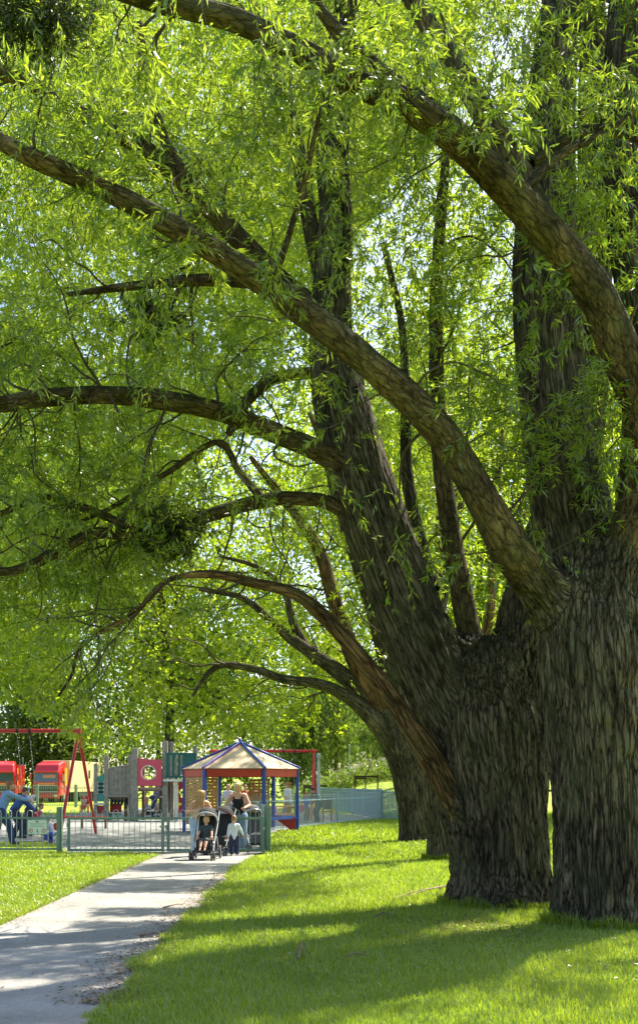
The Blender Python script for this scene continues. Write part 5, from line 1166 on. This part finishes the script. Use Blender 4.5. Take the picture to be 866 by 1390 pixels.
def person(label, px, py_foot, D, H, rz, pose, wear, group=None, child=False, z0=None, vox=.008, female=False, x=None):
    """pose: lean, hip_z, feet [(x,y,z)..], hands [(x,y,z)..] in units of height, facing +Y"""
    e = tag(empty('person', (X(px, D) if x is None else x, D, z0 if z0 is not None else 0), rz), label, 'person', group)
    hs = 1.28 if child else 1.0             # head scale
    lean = R(pose.get('lean', 4)); hz = pose.get('hip', .515); hy = pose.get('hip_y', 0)
    if child: hz = pose.get('hip', .46)
    up = Vector((pose.get('side', 0), math.sin(lean), math.cos(lean))).normalized()
    hip = Vector((0, hy, hz)); T = .30
    ch = hip+up*(T*.72); sh = hip+up*T
    nd = R(pose.get('nod', 10)); hu = Vector((pose.get('side', 0), math.sin(lean*.6+nd*.3), math.cos(lean*.6+nd*.3))).normalized()
    nk = hip+up*(T+.025); hc = nk+hu*(.085*hs); Mh = Matrix.Rotation(R(pose.get('turn', 0)), 3, 'Z') @ Matrix.Rotation(-nd-lean*.5, 3, 'X')
    sw = .098 if female else .112; sw = .10 if child else sw
    S = [sh+Vector((s*sw, 0, -.018)) for s in (-1, 1)]; Hj = [hip+Vector((s*.052, 0, -.02)) for s in (-1, 1)]
    ul = .165 if not child else .145; fl = .145 if not child else .125; tl = .245 if not child else .21; sl = .245 if not child else .20
    hands = pose.get('hands', [(-.15, .03, .47), (.15, .03, .47)]); feet = pose.get('feet', [(-.055, 0, .04), (.055, 0, .04)])
    el, wr, kn, an = [], [], [], []
    for i, s in enumerate((-1, 1)):
        a, b = ik(S[i], hands[i], ul, fl, pose.get('epole', (s*.6, -.6, -.5)) if 'epole' not in pose else (s*pose['epole'][0],)+tuple(pose['epole'][1:])); el.append(a); wr.append(b)
        a, b = ik(Hj[i], feet[i], tl, sl, pose.get('kpole', (s*.15, 1, .1))); kn.append(a); an.append(b)
    def torso(mb, g=0.0, low=True):
        rc = (.088 if female else .095)+g
        mb.ell(hip+Vector((0, 0, .0)), ((.095+g), (.070+g), .075+g), 16, 10)
        mb.cap(hip+up*.02, .072+g, ch-up*.06, .066+g, 14)
        M = Matrix(((1, 0, 0), (0, up.z, up.y), (0, -up.y, up.z)))
        mb.ell(ch+up*.0, (rc, .068+g, .105+g), 18, 12, M); mb.ell(hip+up*.12, (.080+g, .062+g, .10+g), 16, 10, M)
        mb.cap(S[0]+Vector((.02, 0, 0)), .040+g, S[1]-Vector((.02, 0, 0)), .040+g, 12)
        if female: 
            for s in (-1, 1): mb.ell(ch+Vector((s*.038, 0, 0))+M @ Vector((0, .052, .0)), (.036+g, .036+g, .036+g), 10, 7)
        return mb
    b = torso(MB())
    b.cap(sh-up*.01, .036, hc-hu*.03, .031, 12)
    hr = (.045*hs, .056*hs, .066*hs)
    b.ell(hc, hr, 20, 14, Mh)
    b.ell(hc+Mh @ Vector((0, .018*hs, -.034*hs)), (.031*hs, .034*hs, .030*hs), 14, 9, Mh)      # jaw
    b.cap(hc+Mh @ Vector((0, .052*hs, .004*hs)), .0055*hs, hc+Mh @ Vector((0, .064*hs, -.014*hs)), .009*hs, 8)   # nose
    for s in (-1, 1): b.ell(hc+Mh @ Vector((s*.046*hs, -.002, -.008*hs)), (.007*hs, .013*hs, .018*hs), 8, 6, Mh)  # ears
    b.cap(hc+Mh @ Vector((-.016*hs, .050*hs, -.037*hs)), .006*hs, hc+Mh @ Vector((.016*hs, .050*hs, -.037*hs)), .006*hs, 8)
    for i, s in enumerate((-1, 1)):
        k = 1.15 if child else 1.0
        b.cap(S[i], .034*k, el[i], .025*k, 10); b.cap(el[i], .025*k, wr[i], .0165*k, 10)
        d = (wr[i]-el[i]).normalized(); sd = d.cross(Vector((0, 0, 1))); sd = sd.normalized() if sd.length > .1 else Vector((1, 0, 0)); dn = d.cross(sd)*1.0
        if dn.z > 0: dn = -dn
        sd = dn.cross(d)*1.0
        palm = wr[i]+d*.028; Mp = Matrix((sd, d, dn)).transposed()
        b.ell(palm, (.024*k, .032*k, .012*k), 12, 8, Mp)
        curl = pose.get('curl', .6)
        for j in range(4):
            o = sd*((j-1.5)*.0125*k); r0 = .0062*k; L = (.030, .034, .032, .025)[j]*k
            p0 = palm+d*.022*k+o; p1 = p0+(d*math.cos(curl)+dn*math.sin(curl))*L; p2 = p1+(d*math.cos(curl*2.6)+dn*math.sin(curl*2.6))*L*.8
            b.cap(p0, r0, p1, r0*.95, 8); b.cap(p1, r0*.95, p2, r0*.8, 8)
        p0 = palm-d*.012+sd*(-s*.02*k); p1 = p0+(d*.6-sd*s*.7+dn*.3).normalized()*.026*k; p2 = p1+(d*.9-sd*s*.1+dn*.5).normalized()*.022*k
        b.cap(p0, .0085*k, p1, .0075*k, 8); b.cap(p1, .0075*k, p2, .006*k, 8)
        b.cap(Hj[i], .062, kn[i], .038*k, 12); b.cap(kn[i], .038*k, kn[i].lerp(an[i], .35)+Vector((0, -.006, 0)), .035*k, 10); b.cap(kn[i].lerp(an[i], .35), .035*k, an[i], .0215*k, 10)
        f = Vector(pose.get('fdir', (0, 1, -.1))).normalized()
        if pose.get('barefoot'): b.cap(an[i]-f*.01+Vector((0, 0, -.01)), .024, an[i]+f*.075+Vector((0, 0, -.018)), .016, 10)
    for v in range(len(b.v)): b.v[v] = tuple(c*H for c in b.v[v])
    body = remesh(b, 'body', skin, e, vox)
    ey = MB()
    for s in (-1, 1): ey.ell((hc+Mh @ Vector((s*.0175*hs, .0485*hs, .002*hs)))*H, (.0062*hs*H, .005*hs*H, .0042*hs*H), 8, 6)
    ey.build('eyes', eye_m, body)
    MB().cap((hc+Mh @ Vector((-.011*hs, .0560*hs, -.037*hs)))*H, .0035*H, (hc+Mh @ Vector((.011*hs, .0560*hs, -.037*hs)))*H, .0035*H, 6).build('lips', lip_m, body)
    def sc(mb):
        for v in range(len(mb.v)): mb.v[v] = tuple(c*H for c in mb.v[v])
        return mb
    # clothes
    g = .010
    if wear.get('top'):
        col, sleeve = wear['top']; t = MB()
        if sleeve == 'vest':
            M = Matrix(((1, 0, 0), (0, up.z, up.y), (0, -up.y, up.z)))
            t.ell(hip+Vector((0, 0, .01)), (.100, .078, .070), 16, 10); t.ell(hip+up*.07, (.092, .074, .09), 16, 10, M); t.ell(hip+up*.12, (.087, .070, .105), 16, 10, M); t.ell(ch-up*.012, (.086, .078, .080), 18, 12, M)
            for s in (-1, 1):
                t.ell(ch+Vector((s*.038, 0, 0))+M @ Vector((0, .054, -.004)), (.043, .043, .040), 10, 7)
                t.cap(ch+Vector((s*.055, .06, .03)), .012, sh+Vector((s*.062, .0, .026)), .011, 8); t.cap(ch+Vector((s*.055, -.055, .02)), .012, sh+Vector((s*.062, .0, .026)), .011, 8)
        else:
            torso(t, g); k = {'short': .55, 'long': 1}[sleeve if sleeve in ('short', 'long') else 'short']
            for i in (0, 1):
                if k < 1: t.cap(S[i], .046, S[i].lerp(el[i], .72), .040, 10)
                else: t.cap(S[i], .046, el[i], .037, 10); t.cap(el[i], .037, wr[i]-(wr[i]-el[i]).normalized()*.012, .027, 10)
        remesh(sc(t), 'top', cm(col), body, vox*1.2)
    if wear.get('bottom'):
        col, ln = wear['bottom']; t = MB(); gg = g+.006
        t.ell(hip+Vector((0, 0, .0)), (.100+g*.5, .078, .066), 16, 10)
        if ln == 'skirt':
            t.tube([hip+Vector((0, 0, .03)), hip+Vector((0, .01, -.12)), hip+Vector((0, .015, -.27))], [.085, .112, .135], 20)
        else:
            for i in (0, 1):
                t.cap(Hj[i], .062+gg, kn[i], .040+gg, 12)
                if ln == 'long': t.cap(kn[i], .040+gg, an[i]+(kn[i]-an[i])*.04, .030+gg, 12)
        remesh(sc(t), 'skirt' if ln == 'skirt' else 'trousers' if ln == 'long' else 'shorts', cm(col), body, vox*1.2)
    if wear.get('shoes'):
        for i in (0, 1):
            t = MB(); f = Vector(pose.get('fdir', (0, 1, 0))).normalized(); t.cap(an[i]+Vector((0, 0, -.014))-f*.012, .030, an[i]+f*.088+Vector((0, 0, -.024)), .021, 12); t.cap(an[i]+Vector((0, 0, .012)), .029, an[i]+Vector((0, 0, -.012)), .029, 10)
            for v in range(len(t.v)):
                q = t.v[v]; t.v[v] = (q[0]*H, q[1]*H, max(q[2], an[i].z-.042)*H)
            remesh(t, 'shoe', cm(wear['shoes'], .6), body, vox)
    hcol, hl = wear.get('hair', ((.12, .07, .03), 'short')); t = MB()
    t.ell(hc+Mh @ Vector((0, -.012*hs, .014*hs)), (.0505*hs, .0575*hs, .0635*hs), 18, 12, Mh)
    t.ell(hc+Mh @ Vector((0, .026*hs, .050*hs)), (.036*hs, .026*hs, .018*hs), 12, 8, Mh)
    if hl == 'bob':
        for s in (-1, 1): t.cap(hc+Mh @ Vector((s*.043*hs, -.004, .03)), .018*hs, hc+Mh @ Vector((s*.046*hs, .010, -.052*hs)), .014*hs, 10)
        t.cap(hc+Mh @ Vector((0, -.045, .0)), .035, hc+Mh @ Vector((0, -.046, -.06)), .028, 10)
        t.cap(hc+Mh @ Vector((-.03, .038, .044)), .012, hc+Mh @ Vector((.025, .042, .042)), .012, 8)
    if hl == 'long':
        rs = np.random.default_rng(int(px)+5)
        for k in range(22):
            a = -1.9+3.8*k/21; o = Vector((math.sin(a)*.046*hs, -.03-math.cos(a)*.018, .03)); p0 = hc+Mh @ o; fall = pose.get('fall', (0, -.02, -.19))
            p1 = p0+Vector((fall[0]*.5+math.sin(a)*.012, fall[1]*.5, fall[2]*.5)); p2 = p0+Vector((fall[0]+math.sin(a)*.02+rs.normal()*.008, fall[1], fall[2]*(.85+.25*rs.random())))
            t.cap(p0, .017, p1, .014, 7); t.cap(p1, .014, p2, .006, 7)
    if hl == 'tied': t.ell(hc+Mh @ Vector((0, -.075*hs, .012)), (.026, .028, .030), 10, 8)
    remesh(sc(t), 'hair', mat('hair', hcol, .6, .3, 30, bump=.4), body, vox*.9, 1)
    return e

# ------------------------------------------------------------------ pushchairs
black_f = mat('black_fabric', (.022, .022, .026), .85, .2, 12); alu = mat('aluminium', (.52, .52, .53), .3, .05, 6, metal=.7); greyf = mat('grey_trim', (.42, .42, .44), .7, .1, 8); maroon = mat('maroon_fabric', (.10, .035, .055), .85, .15, 10)
navy = mat('navy_fabric', (.025, .03, .09), .85, .15, 10)
def wheel(parent, c, r, w, n=1):
    t = MB().tube([(c[0], c[1]+(r-w/2)*math.cos(a), c[2]+(r-w/2)*math.sin(a)) for a in np.linspace(0, 2*math.pi, 24, endpoint=False)], w/2, 8, closed=True)
    o = t.build('wheel', blackr, parent, smooth=True); h = MB().tube([(c[0]-w*.5, c[1], c[2]), (c[0]+w*.5, c[1], c[2])], r*.16, 10)
    for k in range(6):
        a = k*math.pi/3; h.tube([(c[0], c[1], c[2]), (c[0], c[1]+(r-w)*math.cos(a), c[2]+(r-w)*math.sin(a))], r*.05, 6)
    h.build('hub', alu, o); return o
def pushchair(label, x, y, rz, hoodm, trim, s=1.0, frame=alu, basket=True):
    """faces -Y: front wheels at -Y, handle at +Y"""
    e = tag(empty('pushchair', (x, y, 0), rz), label, 'pushchair', 'pushchairs around the gate')
    for sx in (-1, 1):
        X0 = sx*.23
        MB().tube([(X0, -.36, .20), (X0, -.22, .36), (X0, .16, .70), (X0, .36, .92), (X0, .45, 1.02)], .0145, 8).build('frame_side', frame, e, smooth=True)
        MB().tube([(X0, .34, .14), (X0, .14, .46), (X0, -.06, .52)], .013, 8).build('rear_strut', frame, e, smooth=True)
        MB().tube([(X0*.98, -.34, .21), (X0*.98, .30, .16)], .010, 6).build('lower_strut', black_f, e, smooth=True)
        for k in (-1, 1): wheel(e, (X0+k*.028, -.38, .095), .095, .034)
        wheel(e, (sx*.265, .36, .145), .145, .040)
        MB().tube([(X0*.92, -.24, .36), (X0*.92, -.12, .40), (X0*.92, .10, .60)], .02, 8).build('arm_pad', greyf, e, smooth=True)
    MB().tube([(-.23, .45, 1.02), (-.18, .50, 1.04), (.18, .50, 1.04), (.23, .45, 1.02)], .019, 10).build('handle', blackr, e, smooth=True)
    MB().tube([(-.25, .36, .145), (.25, .36, .145)], .012, 8).build('axle', frame, e)
    # padded seat
    sm = MB().box((0, .0, .40), (.36, .32, .07), rx=R(8), bev=.03).build('seat', hoodm, e)
    MB().box((0, .22, .66), (.37, .07, .56), rx=R(-24), bev=.03).build('backrest', hoodm, e)
    for sx in (-1, 1): MB().prism([(-.10, .40), (.16, .40), (.34, .88), (.24, .92), (.10, .62), (-.10, .52)], -.012, .012, M=Matrix(((0, 1, 0), (1, 0, 0), (0, 0, 1))) if False else Matrix.Rotation(R(90), 3, 'Z')).build('_tmp', hoodm, e) if False else None
    MB().box((0, -.22, .30), (.32, .06, .22), rx=R(-20), bev=.02).build('calf_rest', hoodm, e)
    MB().box((0, -.33, .19), (.40, .16, .035), rx=R(-8), bev=.012).build('footrest', black_f, e)
    # folding hood: arched bands
    ax_ = Vector((0, .26, .80)); n = 9; m_ = 12; vs = []
    for k in range(n):
        t = R(38+100*k/(n-1)); c, s_ = math.cos(t), math.sin(t)
        for j in range(m_+1):
            u = math.pi*j/m_; rad = .30+.012*math.sin(k*math.pi)
            vs.append((-.225*math.cos(u), ax_.y-.02-rad*c*math.sin(u)**.7+.0, ax_.z+.02+rad*s_*math.sin(u)**.7+(0 if 0 < j < m_ else -.02)))
    q = m_+1; fs = [(k*q+j, k*q+j+1, (k+1)*q+j+1, (k+1)*q+j) for k in range(n-1) for j in range(m_)]
    hood = MB().add(vs, fs).build('hood', hoodm, e, smooth=True); sd = hood.modifiers.new('thick', 'SOLIDIFY'); sd.thickness = .012
    MB().tube([Vector(v) for v in vs[:q]], .019, 8).build('hood_trim', trim, hood, smooth=True)
    if basket: MB().box((0, .08, .22), (.36, .38, .16), bev=.04).build('basket', black_f, e)
    return e
D1 = 23.6; bx = X(279, D1)
pc1 = pushchair('black pushchair with silver frame and raised hood, boy sitting in it on the path', bx, D1, R(-4), black_f, greyf)
person('small fair-haired boy in a dark shirt and bare legs sitting in the pushchair', 0, 0, D1-.02, 1.03, R(180-4), dict(lean=-14, hip=.41, hip_y=-.05, nod=22, hands=[(-.17, .17, .42), (.17, .17, .42)], feet=[(-.045, .30, .285), (.05, .31, .29)], kpole=(0, .5, 1), fdir=(0, .8, -.5), barefoot=True, curl=.7),
       dict(top=((.05, .058, .06), 'short'), bottom=((.07, .07, .075), 'short'), hair=((.50, .30, .11), 'short')), child=True, z0=-.02, vox=.0055, x=bx)
person('young woman with long fair hair leaning over the handle of the front pushchair', 0, 0, 24.72, 1.56, R(196), dict(lean=28, nod=50, side=-.05, hip_y=-.09, turn=-20, hands=[(-.11, .20, .655), (.13, .20, .655)], feet=[(-.10, -.26, .045), (.04, -.02, .045)], fall=(.06, .10, -.22), curl=1.0),
       dict(top=((.50, .36, .30), 'vest'), bottom=((.34, .44, .55), 'long'), shoes=(.45, .43, .40), hair=((.42, .23, .085), 'long')), female=True, vox=.007, x=X(270, 24.7))
person('blonde woman in a black vest standing behind the second pushchair', 323, 0, 26.25, 1.70, R(176), dict(lean=14, nod=22, hip_y=-.03, hands=[(-.13, .24, .63), (.14, .20, .60)], feet=[(-.06, -.06, .045), (.07, .05, .045)], curl=.9),
       dict(top=((.012, .012, .016), 'vest'), bottom=((.20, .29, .42), 'long'), shoes=(.1, .1, .1), hair=((.66, .50, .24), 'bob')), female=True, vox=.007, x=X(324, 26.25))
pushchair('dark pushchair with maroon hood being pushed by the woman in the vest', X(300, 25.4), 25.35, R(-12), black_f, maroon)
pushchair('dark pushchair standing beside the toddler inside the gate', X(341, 25.4), 26.75, R(18), mat('plaid', (.10, .10, .11), .85, .6, 40), alu)
person('toddler in a white top and navy trousers seen from behind at the gate', 318, 0, 24.9, .92, R(8), dict(lean=6, nod=8, hands=[(-.17, .10, .40), (.26, .12, .44)], feet=[(-.06, .03, .05), (.07, -.05, .05)]),
       dict(top=((.62, .66, .70), 'long'), bottom=((.02, .03, .08), 'long'), shoes=(.5, .5, .5), hair=((.30, .17, .08), 'short')), child=True, vox=.0055)
# left: the grown-ups and children at the swings
person('adult in pale blue clothes with outstretched arms pushing the swing at the left edge', 6, 0, 29.6, 1.76, R(-72), dict(lean=22, nod=5, hip_y=-.05, hands=[(-.10, .36, .68), (.10, .38, .66)], feet=[(-.07, -.22, .045), (.06, .12, .045)], epole=(.2, -.2, -1)),
       dict(top=((.20, .32, .55), 'long'), bottom=((.03, .05, .13), 'long'), shoes=(.06, .06, .07), hair=((.22, .10, .04), 'long')), female=True, vox=.009)
person('brown-haired woman in dark clothes stooping just behind the adult in pale blue', 24, 0, 33.0, 1.62, R(-60), dict(lean=34, nod=0, hip_y=-.06, hands=[(-.12, .32, .52), (.12, .30, .50)], feet=[(-.06, -.05, .045), (.06, .06, .045)]),
       dict(top=((.05, .10, .28), 'long'), bottom=((.03, .04, .08), 'long'), shoes=(.05, .05, .05), hair=((.12, .06, .03), 'short')), female=True, vox=.011)
person('person in a lavender-white shirt bending with back turned beside the pink child', 41, 0, 34.0, 1.66, R(40), dict(lean=42, nod=20, hip_y=-.07, hands=[(-.12, .26, .40), (.12, .26, .40)], feet=[(-.06, 0, .045), (.06, .04, .045)]),
       dict(top=((.48, .48, .62), 'short'), bottom=((.03, .035, .08), 'long'), shoes=(.4, .4, .4), hair=((.08, .05, .03), 'short')), vox=.011)
person('child in a pink top seated on the swing at the left', 0, 0, 33.2, 1.10, R(-100), dict(lean=30, hip=.1, hip_y=0, nod=10, hands=[(-.16, .10, .30), (.16, .10, .30)], feet=[(-.06, .34, -.06), (.06, .34, -.07)], kpole=(0, .4, 1), curl=1.2),
       dict(top=((.62, .06, .17), 'long'), bottom=((.30, .36, .55), 'long'), shoes=(.6, .15, .3), hair=((.20, .11, .05), 'short')), child=True, z0=Z(1117, 33.3)-.03, vox=.010, x=X(47, 33.2))
person('small child in blue and pink crouching behind the notice board', 72, 0, 30.4, .95, R(60), dict(lean=30, hip=.28, nod=10, hands=[(-.12, .24, .25), (.12, .24, .25)], feet=[(-.07, .03, .05), (.07, .06, .05)]),
       dict(top=((.40, .42, .55), 'long'), bottom=((.05, .10, .42), 'long'), shoes=(.5, .05, .2), hair=((.24, .13, .06), 'short')), child=True, vox=.010)
person('tiny child in a pale top sitting on a red chair by the swing legs', 115, 0, 62, 1.05, R(180), dict(lean=0, hip=.42, nod=0, hands=[(-.1, .12, .45), (.1, .12, .45)], feet=[(-.06, .22, .05), (.06, .22, .05)], kpole=(0, .6, 1)),
       dict(top=((.60, .42, .36), 'short'), bottom=((.55, .12, .10), 'short'), shoes=(.6, .6, .6), hair=((.55, .36, .18), 'short')), child=True, vox=.014)
def chair():
    e = tag(empty('play_chair', (X(115, 62.1), 62.1, 0)), 'small red outdoor chair under the tiny child by the swing legs', 'chair')
    MB().box((0, 0, .40), (.45, .4, .05), bev=.01).build('seat', redp, e); MB().box((0, .2, .72), (.45, .04, .5), bev=.01).build('backrest', redp, e)
    for a in (-1, 1):
        for b in (-1, 1): MB().box((a*.2, b*.17, .19), (.05, .05, .38)).build('leg', redp, e)
chair()
# behind the climbing frame
person('person in a grey skirt pushing a navy pushchair behind the pink panel', 210, 0, 54.5, 1.62, R(-95), dict(lean=12, nod=20, hands=[(-.08, .24, .60), (.08, .24, .60)], feet=[(-.05, -.08, .045), (.05, .08, .045)]),
       dict(top=((.16, .12, .20), 'short'), bottom=((.26, .24, .26), 'skirt'), shoes=(.1, .1, .1), hair=((.10, .06, .04), 'short')), female=True, vox=.014)
pushchair('navy pushchair seen side-on beneath the pink panel', X(203, 53.5), 53.5, R(-95), navy, black_f)
person('child in a salmon top standing behind the navy pushchair', 198, 0, 56, 1.25, R(150), dict(), dict(top=((.62, .22, .18), 'short'), bottom=((.2, .2, .3), 'long'), shoes=(.3, .3, .3), hair=((.25, .14, .07), 'short')), child=True, vox=.014)
# in and around the shelter
person('person in a pale lilac top standing inside the shelter', 311, 0, 43.0, 1.62, R(150), dict(hands=[(-.12, .14, .55), (.12, .16, .55)]), dict(top=((.50, .46, .58), 'short'), bottom=((.2, .2, .25), 'long'), shoes=(.1, .1, .1), hair=((.35, .15, .10), 'short')), female=True, vox=.012)
person('person in a bright red top just right of the blonde woman', 333, 0, 43.5, 1.60, R(200), dict(), dict(top=((.60, .06, .03), 'short'), bottom=((.1, .1, .15), 'long'), shoes=(.1, .1, .1), hair=((.30, .12, .05), 'short')), vox=.012)
person('person in a brown top with back turned inside the shelter', 346, 0, 41.5, 1.64, R(20), dict(lean=10), dict(top=((.24, .12, .075), 'long'), bottom=((.12, .08, .06), 'long'), shoes=(.1, .1, .1), hair=((.24, .09, .04), 'short')), vox=.012)
person('small child in a pink-striped top inside the shelter', 371, 0, 41.0, 1.0, R(190), dict(), dict(top=((.60, .25, .28), 'short'), bottom=((.3, .25, .3), 'long'), shoes=(.5, .3, .3), hair=((.28, .15, .07), 'short')), child=True, vox=.012)
person('red-haired woman in a white top standing at the right post of the shelter', 392, 0, 45.5, 1.72, R(60), dict(lean=5), dict(top=((.64, .62, .62), 'short'), bottom=((.35, .28, .24), 'long'), shoes=(.6, .6, .6), hair=((.42, .15, .05), 'tied')), female=True, vox=.012)
person('child in a bright blue top beside the red swing upright', 415.5, 0, 47, 1.30, R(190), dict(hands=[(-.13, .12, .5), (.13, .12, .6)]), dict(top=((.03, .16, .55), 'short'), bottom=((.10, .12, .13), 'long'), shoes=(.4, .4, .4), hair=((.32, .14, .06), 'bob')), child=True, vox=.012)
person('small child in pink next to the child in blue', 409, 0, 46.5, .95, R(170), dict(), dict(top=((.60, .12, .20), 'short'), bottom=((.5, .5, .5), 'long'), shoes=(.5, .5, .5), hair=((.35, .2, .1), 'short')), child=True, vox=.012)
person('adult in dark clothes stooping right of the red swing upright', 431, 0, 47.6, 1.55, R(120), dict(lean=30, nod=20, hip_y=-.05, hands=[(-.1, .25, .5), (.1, .25, .5)]), dict(top=((.035, .035, .045), 'long'), bottom=((.06, .08, .11), 'long'), shoes=(.1, .1, .1), hair=((.02, .02, .02), 'short')), vox=.012)
for px, lb, c in [(29, 'tiny far figure in white between the lorries', (.6, .6, .6)), (34, 'tiny far figure in dark clothes between the lorries', (.12, .12, .16)), (39, 'tiny far figure in bright blue beside the right lorry', (.10, .28, .62))]:
    person(lb, px, 0, 104, 1.68, R(180+px*7), dict(), dict(top=(c, 'short'), bottom=((.1, .1, .14), 'long'), shoes=(.1, .1, .1)), group='tiny far figures by the lorries', vox=.03)
